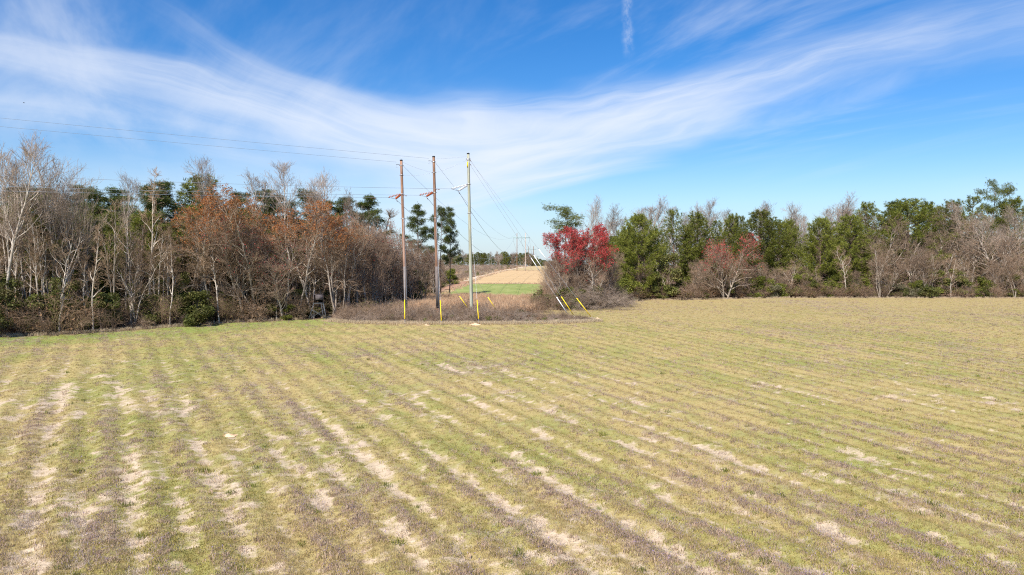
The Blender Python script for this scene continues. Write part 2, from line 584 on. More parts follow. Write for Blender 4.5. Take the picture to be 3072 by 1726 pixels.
# wood outlines: (photograph column, distance) of the near edge
L_EDGE = [(-900, 58), (-300, 68), (0, 76), (200, 79.5), (400, 84.5), (700, 95), (980, 101)]
L_POLY = [(wx(p, Y), Y) for p, Y in L_EDGE] + [(-27, 108), (-24, 124), (-21.5, 150), (-20, 185), (-21, 215), (-23, 245), (-40, 262), (-260, 262), (-260, 60)]
R_POLY = [(5.5, 121), (9, 118.5), (14, 121), (19, 131), (22, 146), (30, 154), (60, 155), (120, 154), (260, 150), (260, 420), (26, 420), (20, 330), (13.5, 230), (9.5, 165), (6, 135)]


def inside(poly, x, y):
    x = np.asarray(x); y = np.asarray(y)
    r = np.zeros(x.shape, bool)
    n = len(poly)
    for i in range(n):
        x1, y1 = poly[i]; x2, y2 = poly[(i + 1) % n]
        c = ((y1 > y) != (y2 > y))
        with np.errstate(divide='ignore', invalid='ignore'):
            xi = (x2 - x1) * (y - y1) / (y2 - y1 + 1e-12) + x1
        r ^= c & (x < xi)
    return r


def edge_dist(poly, x, y):
    """distance to the outline"""
    d = np.full(np.shape(x), 1e9)
    n = len(poly)
    for i in range(n):
        a = np.array(poly[i]); b = np.array(poly[(i + 1) % n])
        ab = b - a
        t = np.clip(((x - a[0]) * ab[0] + (y - a[1]) * ab[1]) / (ab @ ab), 0, 1)
        d = np.minimum(d, np.hypot(x - a[0] - t * ab[0], y - a[1] - t * ab[1]))
    return d


BRUSH = [(-28, 97.5), (-21, 92.5), (-12, 90.3), (0, 90.3), (8, 92.3), (12.5, 95.5), (10.5, 100), (3, 104), (4.8, 121), (5, 150), (7, 172), (-10, 166), (-19, 160), (-24, 124), (-28, 105)]

# ground sheet
ys = [-150, -120, -90, -70, -50, -35, -24, -15, -8, -2, 3]
y = 6.0
while y < 4600:
    ys.append(y)
    y += max(0.16, y * 0.0085)
ys = np.array(ys)
u = np.linspace(-1, 1, 541)
u = u * 0.92 + np.sign(u) * np.abs(u) ** 7 * 3.6
X = u[None, :] * (26 + np.maximum(ys, 0))[:, None]
Y = np.broadcast_to(ys[:, None], X.shape)
sand, purple, tone = field_fns(X, Y)
Z = ground(X, Y)
relief = 0.05 * (fbm(X / 0.5, Y / 0.5, 3) - 0.5) + 0.07 * np.cos(2 * PI * rowcoords(X, Y)[0] / 1.55)
Z = Z + relief * (1 - sstep(Y, 60, 130)) * 0.8
wob = 2.2 * (fbm(X / 4, Y / 4, 3) - 0.5)
inL = inside(L_POLY, X, Y); inR = inside(R_POLY, X, Y); inB = inside(BRUSH, X, Y)
wood = np.where(inL | inR, 1.0, -1.0) * np.minimum(edge_dist(L_POLY, X, Y), edge_dist(R_POLY, X, Y))
wood = sstep(wood + wob, -1.2, 0.8)
brush = sstep(np.where(inB, 1.0, -1.0) * edge_dist(BRUSH, X, Y) + wob, -0.6, 1.0)
beyond = sstep(Y - 1.0 * (fbm(X / 6, Y / 6) - 0.5), 158, 166)
nr, nc = X.shape
V = np.stack([X, Y, Z], -1).reshape(-1, 3)
i = np.arange(nr - 1)[:, None] * nc + np.arange(nc - 1)[None, :]
Q = np.stack([i, i + 1, i + nc + 1, i + nc], -1).reshape(-1, 4)

m, nb, b = newmat('field_soil_and_weeds', 0.95, 0.08)
tc = nb.n('ShaderNodeTexCoord'); pos = tc.outputs['Object']
A = lambda k: nb.n('ShaderNodeAttribute', attribute_name=k).outputs['Fac']
n1 = nb.noise(pos, 3.2, 4, 0.65)
n2 = nb.noise(pos, 14.0, 3, 0.7)
n3 = nb.noise(pos, 0.22, 3, 0.6)
n4 = nb.noise(pos, 1.1, 4, 0.65)
fine = nb.m('ADD', nb.m('MULTIPLY', nb.m('SUBTRACT', n1, 0.5), 0.9), nb.m('MULTIPLY', nb.m('SUBTRACT', n2, 0.5), 0.9))
sandv = nb.m('ADD', A('sand'), nb.m('MULTIPLY', fine, 0.55))
purv = nb.m('ADD', A('purple'), nb.m('MULTIPLY', fine, 0.7))
tonv = nb.m('ADD', A('tone'), nb.m('MULTIPLY', fine, 0.8))
gx = nb.n('ShaderNodeSeparateXYZ'); nb.nt.links.new(pos, gx.inputs[0])
green = nb.mix(nb.ss(tonv, 0.25, 0.8), (0.40, 0.31, 0.13), (0.295, 0.27, 0.085))
green = nb.mix(nb.ss(nb.m('ADD', n4, nb.m('MULTIPLY', fine, 0.3)), 0.5, 0.72), green, (0.43, 0.335, 0.145))
green = nb.mix(nb.ss(n3, 0.46, 0.66, 0.0, 0.5), green, (0.23, 0.255, 0.07))
# the far side of the field is drier and browner
dry = nb.ss(nb.m('ADD', gx.outputs[1], nb.m('MULTIPLY', nb.m('SUBTRACT', n3, 0.5), 60)), 70, 130, 0.0, 0.75)
dry = nb.m('MULTIPLY', dry, nb.ss(gx.outputs[0], -12, 15))
green = nb.mix(dry, green, (0.375, 0.285, 0.13))
# lush strip along the left wood
lush = nb.m('MULTIPLY', nb.ss(A('woodd'), -16, -3), nb.ss(gx.outputs[0], -4, -26))
green = nb.mix(nb.m('MULTIPLY', lush, nb.ss(n3, 0.3, 0.55, 0.35, 0.85)), green, (0.20, 0.27, 0.06))
purple_c = nb.mix(nb.ss(n2, 0.35, 0.65), (0.25, 0.185, 0.13), (0.39, 0.295, 0.22))
sand_c = nb.mix(nb.ss(n1, 0.3, 0.7), (0.45, 0.34, 0.23), (0.61, 0.475, 0.33))
c = nb.mix(nb.ss(purv, 0.28, 0.85, 0.0, 0.72), green, purple_c)
c = nb.mix(nb.ss(sandv, 0.34, 0.66, 0.0, 0.92), c, sand_c)
speck = nb.ss(n2, 0.62, 0.74, 0.0, 0.35)
c = nb.mix(speck, c, (0.16, 0.13, 0.05))
litter = nb.mix(nb.ss(n1, 0.3, 0.7), (0.10, 0.062, 0.038), (0.24, 0.155, 0.10))
c = nb.mix(A('wood'), c, litter)
bru = nb.mix(nb.ss(n1, 0.3, 0.7), (0.22, 0.15, 0.09), (0.42, 0.30, 0.18))
c = nb.mix(A('brush'), c, bru)
far = nb.mix(nb.ss(n4, 0.3, 0.7), (0.30, 0.20, 0.11), (0.48, 0.35, 0.20))
c = nb.mix(nb.m('MULTIPLY', A('beyond'), nb.m('SUBTRACT', 1.0, A('wood'))), c, far)
setc(nb, b, c)
bp = nb.n('ShaderNodeBump'); bp.inputs['Strength'].default_value = 0.8; bp.inputs['Distance'].default_value = 0.05
nb.nt.links.new(nb.m('ADD', n1, n2), bp.inputs['Height'])
nb.nt.links.new(bp.outputs[0], b.inputs['Normal'])
M['field'] = m
wd = np.where(inL | inR, 1.0, -1.0) * np.minimum(edge_dist(L_POLY, X, Y), edge_dist(R_POLY, X, Y))
me = make_mesh('ground', V, [Q], True, dict(sand=sand, purple=purple, tone=tone, wood=wood, brush=brush, beyond=beyond, woodd=wd), [m])
tag(obj('ground', me), 'sandy field of green and purple winter weeds in worn rows', None, None, 'structure')


def sheet(name, outline, mat, lift, step=1.6, label=None):
    """a crop or track patch lying just above the ground"""
    xs = [p[0] for p in outline]; yys = [p[1] for p in outline]
    gx_ = np.arange(min(xs) - 2, max(xs) + 2, step); gy_ = np.arange(min(yys) - 2, max(yys) + 2, step * 1.3)
    XX, YY = np.meshgrid(gx_, gy_)
    keep = inside(outline, XX + 2.0 * (fbm(XX / 5, YY / 5) - 0.5), YY + 3 * (fbm(XX / 6 + 9, YY / 6) - 0.5))
    # sit on the coarse ground mesh: take the highest of nearby samples
    ZZ = ground(XX, YY) + lift
    n, k = XX.shape
    ii = np.arange(n - 1)[:, None] * k + np.arange(k - 1)[None, :]
    kq = keep[:-1, :-1] & keep[1:, :-1] & keep[:-1, 1:] & keep[1:, 1:]
    QQ = np.stack([ii, ii + 1, ii + k + 1, ii + k], -1)[kq]
    VV = np.stack([XX, YY, ZZ], -1).reshape(-1, 3)
    used = np.unique(QQ)
    remap = np.zeros(len(VV), int); remap[used] = np.arange(len(used))
    me_ = make_mesh(name, VV[used], [remap[QQ]], True, mats=[mat])
    return tag(obj(name, me_), label, None, None, 'structure')


def soil_mat(name, c1, c2, c3, s1=0.25, s2=2.0, rows=None):
    m_, nb_, b_ = newmat(name, 0.95, 0.08)
    t_ = nb_.n('ShaderNodeTexCoord')
    mp = nb_.n('ShaderNodeMapping')
    if rows: mp.inputs['Scale'].default_value = rows
    nb_.nt.links.new(t_.outputs['Object'], mp.inputs[0])
    a = nb_.noise(mp.outputs[0], s1, 4, 0.65)
    d = nb_.noise(t_.outputs['Object'], s2, 4, 0.7)
    cc = nb_.mix(nb_.ss(a, 0.35, 0.65), c1, c2)
    cc = nb_.mix(nb_.ss(d, 0.5, 0.72), cc, c3)
    setc(nb_, b_, cc)
    return m_


M['crop'] = soil_mat('young_green_crop', (0.19, 0.235, 0.062), (0.28, 0.305, 0.10), (0.38, 0.33, 0.14), 0.14, 1.2)
M['plough'] = soil_mat('ploughed_tan_soil', (0.46, 0.31, 0.15), (0.58, 0.40, 0.215), (0.51, 0.355, 0.19), 0.35, 1.5, (0.06, 1.0, 1.0))
M['track'] = soil_mat('pale_sand_track', (0.56, 0.42, 0.28), (0.66, 0.52, 0.36), (0.50, 0.36, 0.24), 0.3, 2.0)
M['bank'] = soil_mat('red_brown_earth', (0.30, 0.16, 0.10), (0.42, 0.25, 0.16), (0.36, 0.26, 0.15), 0.5, 2.5)
M['stubble'] = soil_mat('dry_upper_field', (0.50, 0.36, 0.20), (0.44, 0.34, 0.17), (0.30, 0.27, 0.10), 0.15, 0.9)
sheet('crop_patch', [(-19, 160), (6, 158), (12, 190), (10, 222), (-13.5, 222), (-16, 200), (-19, 182)], M['crop'], 0.05, 1.2, 'bright green crop patch in the gap between the woods')
sheet('earth_bank', [(-24, 168), (-19.5, 168), (-18, 190), (-14.5, 212), (-13.5, 240), (-19, 238), (-22, 205)], M['bank'], 0.10, 1.2, 'reddish bare earth bank beside the green crop patch')
sheet('ploughed_field', [(-14, 224), (10.5, 224), (16, 300), (20, 372), (-2, 372), (-7, 335), (-13, 262)], M['plough'], 0.07, 1.5, 'tan ploughed field rising to the crest')
sheet('upper_field', [(-2, 374), (20.5, 374), (24, 420), (30, 520), (12, 520), (6, 440)], M['stubble'], 0.07, 2.0, 'dry upper field beyond the nearest frame tower')
sheet('dirt_track', [(-17.5, 240), (-13, 242), (-12, 270), (-7.5, 316), (-2.2, 368), (5, 420), (12, 462), (16, 520), (9, 520), (5, 466), (-1, 422), (-6, 370), (-11.5, 318), (-17, 275)], M['track'], 0.12, 1.1, 'pale sandy track climbing to the crest')


# ------------------------------------------------------------------ plant generators
def unit(v):
    return v / (np.linalg.norm(v) + 1e-9)


def poly(r, p, d, L, n, wob, up=0.0, gnarl=0.0):
    pts = [p]
    d = unit(np.array(d, float))
    st = L / (n - 1)
    for _ in range(n - 1):
        d = unit(d + r.normal(0, wob, 3) + np.array([0, 0, up]))
        p = p + d * st
        pts.append(p)
    return np.array(pts)


def along(pts, t):
    f = t * (len(pts) - 1)
    i_ = min(int(f), len(pts) - 2)
    a = f - i_
    return pts[i_] * (1 - a) + pts[i_ + 1] * a, unit(pts[i_ + 1] - pts[i_])


def side_dir(r, d, ang):
    q = r.normal(0, 1, 3)
    q = unit(q - d * (q @ d))
    return unit(d * math.cos(ang) + q * math.sin(ang))


def bare_tree(seed, H=20, r0=0.22, stems=1, first=0.35, nlimb=13, lang=(0.5, 0.95), llen=0.33, sub=6, twigs=6, tips=2, wob=0.10,
              shape='oval', stem_spread=0.12, up=0.05, tipr=0.010, minr=0.016, tup=0.05, even=False):
    """returns (trunk mesh arrays builder, crown builder, tip points)"""
    r = np.random.default_rng(seed)
    T = Tubes(); C = Tubes(); tipsP = []
    for s in range(stems):
        a = r.uniform(0, 2 * PI) if not even else 2 * PI * s / stems + r.normal(0, 0.3)
        lean = 0.04 if stems == 1 else stem_spread * r.uniform(0.5, 1.3)
        d0 = np.array([math.cos(a) * lean, math.sin(a) * lean, 1.0])
        Hs = H * (1 if s == 0 else r.uniform(0.7, 0.98)) * 0.86
        rs = r0 * (1 if s == 0 else r.uniform(0.6, 0.9))
        st = np.array([math.cos(a) * 0.25 * (stems > 1), math.sin(a) * 0.25 * (stems > 1), -0.5])
        tp = poly(r, st, d0, Hs, 11, wob * 0.55, tup)
        tr_ = [rs * (1.25 if k == 0 else (1 - 0.9 * (k / 10) ** 1.1)) for k in range(11)]
        T.add(tp, tr_, 7)
        for l in range(nlimb):
            t = first + (1 - first) * (l + r.uniform(0, 0.9)) / nlimb
            t = min(t, 0.99)
            p, d = along(tp, t)
            q = (t - first) / (1 - first)
            if shape == 'oval':
                ll = H * llen * (0.45 + 0.9 * math.sin(PI * (0.12 + 0.8 * q))) * 0.75
            elif shape == 'vase':
                ll = H * llen * (1.15 - 0.65 * q)
            elif shape == 'narrow':
                ll = H * llen * (0.75 - 0.5 * q)
            else:
                ll = H * llen * (1.0 - 0.75 * q)
            ll *= r.uniform(0.75, 1.2)
            ang = r.uniform(*lang) * (1 - 0.45 * q)
            ld = side_dir(r, d, ang)
            ld = unit(ld + np.array([0, 0, 0.12]))
            rb = rs * (1 - 0.9 * t ** 1.1) * 0.66 + 0.016
            lp = poly(r, p, ld, ll, 7, wob * 1.5, up)
            T.add(lp, [rb * (1 - 0.82 * (k / 6)) for k in range(7)], 5)
            for k in range(sub):
                tt = 0.22 + 0.76 * (k + r.uniform(0, 0.8)) / sub
                p2, d2 = along(lp, min(tt, 0.98))
                sl = ll * 0.46 * (1.1 - 0.6 * tt) * r.uniform(0.7, 1.3) + 0.3
                sp = poly(r, p2, side_dir(r, d2, r.uniform(0.4, 0.95)), sl, 4, wob * 1.6, up)
                r2 = max(minr, rb * (1 - 0.8 * tt) * 0.55)
                C.add(sp, [r2, r2 * 0.8, r2 * 0.62, max(0.009, r2 * 0.4)], 3)
                for q_ in range(twigs):
                    t3 = 0.2 + 0.8 * (q_ + r.uniform(0, 0.9)) / twigs
                    p3, d3 = along(sp, min(t3, 0.99))
                    tl = (0.5 * sl * (1.15 - 0.5 * t3) + 0.25) * r.uniform(0.6, 1.25)
                    wp = poly(r, p3, side_dir(r, d3, r.uniform(0.35, 0.9)), tl, 3, 0.16, up * 2)
                    C.add(wp, [minr * 0.8, minr * 0.62, tipr * 0.7], 3)
                    tipsP.append(wp[-1])
                    for e in range(tips):
                        p4, d4 = along(wp, r.uniform(0.3, 0.95))
                        el_ = tl * r.uniform(0.35, 0.7)
                        e_ = p4 + unit(side_dir(r, d4, r.uniform(0.35, 0.85)) + np.array([0, 0, up * 3])) * el_
                        C.add(np.array([p4, e_]), [tipr * 0.85, tipr * 0.5], 3)
                        tipsP.append(e_)
    return T, C, np.array(tipsP)


def leaf_quads(r, C, size, per=1, spread=0.0, flat=0.0, vary=None, elong=1.4):
    """leaf faces round the points C"""
    C = np.repeat(C, per, axis=0)
    n = len(C)
    C = C + r.normal(0, 1, (n, 3)) * spread
    A_ = r.normal(0, 1, (n, 3)); A_[:, 2] *= (1 - flat)
    A_ /= np.linalg.norm(A_, axis=1, keepdims=True)
    B_ = r.normal(0, 1, (n, 3)); B_ -= A_ * (B_ * A_).sum(1, keepdims=True)
    B_ /= np.linalg.norm(B_, axis=1, keepdims=True)
    s = size * r.uniform(0.6, 1.3, (n, 1))
    a = A_ * s * elong; b_ = B_ * s
    V_ = np.stack([C - a, C - b_ * 0.7 - a * 0.1, C + a, C + b_ * 0.7 + a * 0.1], 1)
    v = np.repeat(r.random(n), 4) if vary is None else np.repeat(np.repeat(vary, per), 4)
    return V_.reshape(-1, 3), np.arange(n * 4).reshape(-1, 4), v


def tufts(r, C, D, blades=12, L=0.32, wd_=0.035, spread=0.9, vary=None):
    """needle tufts: narrow triangles fanning out from each point"""
    m_ = len(C)
    n = m_ * blades
    c = np.repeat(C, blades, 0); d = np.repeat(D, blades, 0)
    v = d * 0.9 + r.normal(0, 1, (n, 3)) * spread * 0.6
    v /= np.linalg.norm(v, axis=1, keepdims=True) + 1e-9
    l = L * r.uniform(0.65, 1.2, (n, 1))
    s = np.cross(v, r.normal(0, 1, (n, 3))); s /= np.linalg.norm(s, axis=1, keepdims=True) + 1e-9
    b0 = c + v * l * 0.12
    V_ = np.stack([b0 - s * wd_ / 2, b0 + s * wd_ / 2 + v * l * 0.3, b0 + v * l], 1)
    vv = r.random(m_) if vary is None else vary
    return V_.reshape(-1, 3), np.arange(n * 3).reshape(-1, 3), np.repeat(vv, blades * 3)


def young_pine(seed, H=13, base=0.08, width=0.27, dens=1.0, bl=11, L=0.36, wdt=0.05):
    r = np.random.default_rng(seed)
    T = Tubes()
    tp = poly(r, np.array([0, 0, -0.4]), (0, 0, 1), H + 0.3, 9, 0.02, 0.05)
    T.add(tp, [0.17 * (1 - 0.93 * k / 8) + 0.01 for k in range(9)], 7)
    C, D = [], []
    z = base
    while z < 0.985:
        p, d = along(tp, z)
        q = (z - base) / (1 - base)
        rad = H * width * (min(1.0, 0.55 + q * 2.2)) * (1 - q ** 2.3) ** 0.85 + 0.4
        nb_ = int(r.integers(4, 7))
        a0_ = r.uniform(0, 2 * PI)
        for k in range(nb_):
            a = a0_ + 2 * PI * k / nb_ + r.normal(0, 0.25)
            up = 0.10 + 0.75 * q + r.normal(0, 0.08)
            L_ = rad * r.uniform(0.7, 1.15)
            bp_ = poly(r, p, (math.cos(a), math.sin(a), up), L_, 5, 0.08, 0.10)
            T.add(bp_, [0.045 * (1 - q * 0.6), 0.036 * (1 - q * 0.6), 0.028 * (1 - q * 0.5), 0.02, 0.012], 4)
            nt_ = max(5, int(L_ * 6.0 * dens))
            for j in range(nt_):
                t = 0.30 + 0.70 * (j + r.random()) / nt_
                pp, dd = along(bp_, min(t, 0.99))
                sd_ = side_dir(r, dd, r.uniform(0.3, 1.15))
                off = r.uniform(0.05, 0.65) * (1.15 - 0.4 * t) * min(1, L_ / 2)
                C.append(pp + sd_ * off + np.array([0, 0, 0.08])); D.append(unit(sd_ + np.array([0, 0, 0.5])))
            C.append(bp_[-1]); D.append(unit(bp_[-1] - bp_[-2] + np.array([0, 0, 0.3])))
        z += r.uniform(0.028, 0.045) * 13 / H
    for k in range(6):
        C.append(tp[-1] - np.array([0, 0, 0.2 * k])); D.append(np.array([0, 0, 1.0]))
    C = np.array(C); D = np.array(D)
    V_, F_, v_ = tufts(r, C, D, bl, L, wdt)
    return T, (V_, F_, v_)


def tall_pine(seed, H=22, base=0.5, width=0.2, nl=26, flat=False, lean=0.03, tsize=0.42, cl=26, umb=0.0):
    """mature pine: clean trunk and clumps of needles on crooked limbs"""
    r = np.random.default_rng(seed)
    T = Tubes()
    a = r.uniform(0, 6.28)
    tp = poly(r, np.array([0, 0, -0.5]), (math.cos(a) * lean, math.sin(a) * lean, 1), H * 0.97, 12, 0.025, 0.03)
    T.add(tp, [0.24 * (1 - 0.86 * (k / 11)) for k in range(12)], 8)
    C, D, vv = [], [], []
    for k in range(nl):
        q = (k + r.random()) / nl
        t = base + (1 - base) * q
        p, d = along(tp, min(t, 0.99))
        if flat:
            L_ = H * width * (0.45 + 0.9 * q) * r.uniform(0.7, 1.2)
            up = 0.15 + 0.25 * q
        else:
            L_ = H * width * (0.55 + 0.75 * math.sin(PI * min(1, 0.25 + q * 0.75))) * (1.05 - 0.55 * q) * r.uniform(0.6, 1.2)
            up = 0.05 + 0.7 * q
        aa = k * 2.4 + r.normal(0, 0.4)
        bp_ = poly(r, p, (math.cos(aa), math.sin(aa), up), L_, 6, 0.16, 0.05)
        r_ = 0.07 * (1 - 0.5 * q)
        T.add(bp_, [r_ * (1 - 0.75 * j / 5) for j in range(6)], 5)
        ncl = 3 + int(L_ * 1.1)
        for c_ in range(ncl):
            tt = 0.42 + 0.58 * (c_ + r.random()) / ncl
            pp, dd = along(bp_, min(0.99, tt))
            sd_ = side_dir(r, dd, r.uniform(0.4, 1.1)); sd_[2] = abs(sd_[2]) * 0.6 + 0.1
            sl = r.uniform(0.3, 1.0) * L_ * 0.28
            e_ = pp + sd_ * sl
            T.add(np.array([pp, (pp + e_) / 2 + r.normal(0, 0.04, 3), e_]), [0.02, 0.016, 0.01], 3)
            m_ = cl // 2 + int(r.integers(0, cl))
            v0 = r.random()
            for j in range(m_):
                o_ = r.normal(0, 1, 3) * np.array([0.45, 0.45, 0.27]) * (0.8 if not flat else 1.0)
                C.append(e_ + o_ + np.array([0, 0, 0.12])); D.append(unit(np.array([o_[0], o_[1], 0.5]))); vv.append(np.clip(v0 * 0.5 + r.random() * 0.5, 0, 1))
    V_, F_, v_ = tufts(r, np.array(C), np.array(D), 8, tsize * 0.75, 0.045, 1.0, np.array(vv))
    return T, (V_, F_, v_)


def leafy_tree(seed, H=8, W=5, lumps=16, leaves=5200, size=0.10, base=0.1, trunkr=0.09):
    r = np.random.default_rng(seed)
    T = Tubes()
    C = []
    tp = poly(r, np.array([0, 0, -0.3]), (0, 0, 1), H * 0.8, 7, 0.06, 0.05)
    T.add(tp, [trunkr * (1 - 0.8 * k / 6) for k in range(7)], 6)
    for l in range(lumps):
        q = r.random()
        z = H * (base + (1 - base) * q) * 0.92
        rad = W / 2 * math.sqrt(max(0.05, 1 - (1.6 * abs(q - 0.42)) ** 2)) * r.uniform(0.3, 0.95)
        a = r.uniform(0, 6.28)
        c_ = np.array([math.cos(a) * rad, math.sin(a) * rad, z])
        p, _ = along(tp, min(0.95, max(0.05, (z - 0.8) / H)))
        T.add(np.array([p, (p + c_) / 2 + np.array([0, 0, -0.1]), c_]), [0.035, 0.025, 0.01], 4)
        s = W * r.uniform(0.12, 0.24)
        n = leaves // lumps
        g = r.normal(0, 1, (n, 3)); g /= np.linalg.norm(g, axis=1, keepdims=True)
        g *= (r.random((n, 1)) ** 0.45)
        C.append(c_ + g * np.array([s, s, s * 0.75]))
    C = np.concatenate(C)
    return T, leaf_quads(r, C, size)


def twig_shrub(seed, H=2.6, W=3.2, stems=46, sub=7, arch=0.0, tw=3, rad=0.014):
    r = np.random.default_rng(seed)
    C = Tubes(); tp = []
    for s in range(stems):
        a = r.uniform(0, 6.28)
        o_ = r.random() ** 0.5 * W * 0.22
        p = np.array([math.cos(a) * o_, math.sin(a) * o_, -0.1])
        a2 = a + r.normal(0, 0.5)
        tilt = r.uniform(0.05, 1.0) * W / H * 0.62
        h_ = H * r.uniform(0.65, 1.1)
        sp = poly(r, p, (math.cos(a2) * tilt, math.sin(a2) * tilt, 1), h_, 6, 0.14, -0.10 * arch)
        C.add(sp, [rad, rad * 0.9, rad * 0.8, rad * 0.66, rad * 0.5, rad * 0.35], 3)
        for k in range(sub):
            t = 0.25 + 0.75 * r.random()
            p2, d2 = along(sp, min(t, 0.99))
            L_ = H * r.uniform(0.15, 0.38)
            wp = poly(r, p2, side_dir(r, d2, r.uniform(0.35, 1.0)), L_, 4, 0.18, -0.08 * arch)
            C.add(wp, [rad * 0.6, rad * 0.5, rad * 0.42, rad * 0.3], 3)
            tp.append(wp[-1])
            for e in range(tw):
                p4, d4 = along(wp, r.uniform(0.2, 0.95))
                e_ = p4 + side_dir(r, d4, r.uniform(0.4, 1.0)) * L_ * r.uniform(0.3, 0.6)
                C.add(np.array([p4, e_]), [rad * 0.42, rad * 0.28], 3)
                tp.append(e_)
    return C, np.array(tp)


def grass_clump(seed, n=40, H=1.2, W=0.5, wid=0.018, plume=False, lean=0.35):
    r = np.random.default_rng(seed)
    Vs, Fs, vs = [], [], []
    k = 0
    for _ in range(n):
        a = r.uniform(0, 6.28); o_ = r.random() ** 0.5 * W * 0.45
        p = np.array([math.cos(a) * o_, math.sin(a) * o_, -0.03])
        h_ = H * r.uniform(0.5, 1.1)
        b_ = r.uniform(0, 6.28); l = r.uniform(0.05, lean)
        m_ = p + np.array([math.cos(b_) * l * 0.35, math.sin(b_) * l * 0.35, 0.6]) * h_
        e_ = p + np.array([math.cos(b_) * l, math.sin(b_) * l, 1.0 - l * 0.4]) * h_
        c_ = r.uniform(0, 6.28)
        s = np.array([math.cos(c_), math.sin(c_), 0]) * wid * (1 + H * 0.3)
        Vs += [p - s * 0.6, p + s * 0.6, m_ + s * 0.5, m_ - s * 0.5, e_]
        Fs.append(([k, k + 1, k + 2, k + 3], [k + 3, k + 2, k + 4]))
        vs += [r.random()] * 5
        k += 5
    q = np.array([f[0] for f in Fs]); t = np.array([f[1] for f in Fs])
    return np.array(Vs), [q, t], np.array(vs)


# ------------------------------------------------------------------ prototypes (lists of (part name, mesh))
PROTO = {}


def proto(key, H, parts):
    PROTO[key] = (H, parts)


def tube_mesh(T, name, mat, smooth=True):
    return T.mesh(name, mat, smooth)


def leaf_mesh(name, data, mat):
    V_, F_, v_ = data
    return make_mesh(name, V_, [F_], False, dict(vary=v_), [mat])


def bare_proto(key, bark, twig, seed, H, blossom=None, bsize=0.07, bper=1, bfrac=1.0, btop=None, vine=None, dome=False, **kw):
    T, C, tips = bare_tree(seed, H=H, **kw)
    parts = [('trunk', T.mesh('trunk', M[bark])), ('twigs', C.mesh('twigs', M[twig], False))]
    r = np.random.default_rng(seed + 1000)
    if blossom:
        t = tips[r.random(len(tips)) < bfrac]
        if btop is not None:
            lo, hi = btop
            t = t[r.random(len(t)) < np.clip((t[:, 2] / H - lo) / (hi - lo), 0, 1)]
        if dome:
            Rr = np.percentile(np.hypot(t[:, 0], t[:, 1]), 97)
            rho = np.sqrt((np.hypot(t[:, 0], t[:, 1]) / Rr) ** 2 * 0.55 + (t[:, 2] / H) ** 2)
            pz = sstep(rho + r.normal(0, 0.07, len(t)), 0.56, 0.84) * sstep(t[:, 2] / H + 0.12 * (t[:, 0] < 0) + r.normal(0, 0.06, len(t)), 0.24, 0.48)
            t = t[r.random(len(t)) < pz]
        parts.append(('blossom', leaf_mesh('blossom', leaf_quads(r, t, bsize, bper, bsize * 1.2, elong=1.0), M[blossom])))
    if vine:
        n = 900
        zz_ = r.random(n) ** 0.8 * H * 0.42
        a = r.uniform(0, 6.28, n); o_ = 0.25 + r.random(n) ** 2 * 0.9
        Cn = np.stack([np.cos(a) * o_, np.sin(a) * o_, zz_], -1)
        parts.append(('vine', leaf_mesh('vine', leaf_quads(r, Cn, 0.085, 2, 0.12), M[vine])))
    top = max(0.1, float(tips[:, 2].max()))
    proto(key, top, parts)


# tall bare trees
for k in range(4):
    bare_proto(f'tall{k}', 'bark_pale', 'twig_grey', 100 + k, 22, r0=0.20, stems=1 + (k == 2), first=0.46, nlimb=15, llen=0.20, lang=(0.35, 0.75), sub=7, twigs=6, tips=2, shape='oval', up=0.10)
for k in range(2):
    bare_proto(f'vase{k}', 'bark_grey', 'twig_grey', 120 + k, 23, r0=0.25, stems=1 + k, first=0.38, nlimb=18, llen=0.30, lang=(0.45, 0.8), sub=7, twigs=6, tips=2, shape='vase', up=0.10, stem_spread=0.10)
bare_proto('round0', 'bark_pale', 'twig_grey', 133, 23, r0=0.21, stems=3, first=0.36, nlimb=13, llen=0.33, lang=(0.35, 0.7), sub=8, twigs=6, tips=2, shape='vase', up=0.12, stem_spread=0.10, wob=0.08, tup=0.02, even=True)
for k in range(4):
    bare_proto(f'stick{k}', 'bark_pale' if k != 2 else 'bark_grey', 'twig_brown', 170 + k, 17, r0=0.13, stems=2 + k % 2, first=0.45, nlimb=10, llen=0.13, lang=(0.3, 0.75), sub=5, twigs=4, tips=1, wob=0.09, shape='oval', stem_spread=0.06)
# crooked, many-stemmed edge trees
for k in range(5):
    bare_proto(f'crook{k}', 'bark_pale' if k % 2 else 'bark_grey', 'twig_brown', 140 + k, 16, r0=0.15, stems=2 + k % 3, first=0.30, nlimb=11, llen=0.19, lang=(0.3, 0.8), sub=6, twigs=4, tips=1, wob=0.20, shape='oval', stem_spread=0.10,
               vine='green_leaf' if k in (1, 3) else None)
for k in range(3):
    bare_proto(f'slim{k}', 'bark_pale', 'twig_brown', 160 + k, 15, r0=0.12, stems=1, first=0.35, nlimb=12, llen=0.17, lang=(0.4, 0.85), sub=5, twigs=5, tips=2, wob=0.13, shape='narrow')
for k in range(3):
    bare_proto(f'rusty{k}', 'bark_grey', 'twig_brown', 180 + k, 17, blossom='rust', bsize=0.07, bper=5, bfrac=0.8, btop=(0.54, 0.88), r0=0.15, stems=2 + k % 2, first=0.36, nlimb=12, llen=0.24, sub=6, twigs=6, tips=1, wob=0.17, stem_spread=0.14)
for k in range(2):
    bare_proto(f'redbud{k}', 'bark_grey', 'twig_mauve', 200 + k, 14, blossom='redbrown', bsize=0.075, bper=1, bfrac=0.36, btop=(0.3, 0.95), r0=0.13, stems=3, first=0.22, nlimb=13, llen=0.26, sub=6, twigs=6, tips=2, wob=0.14, stem_spread=0.20)
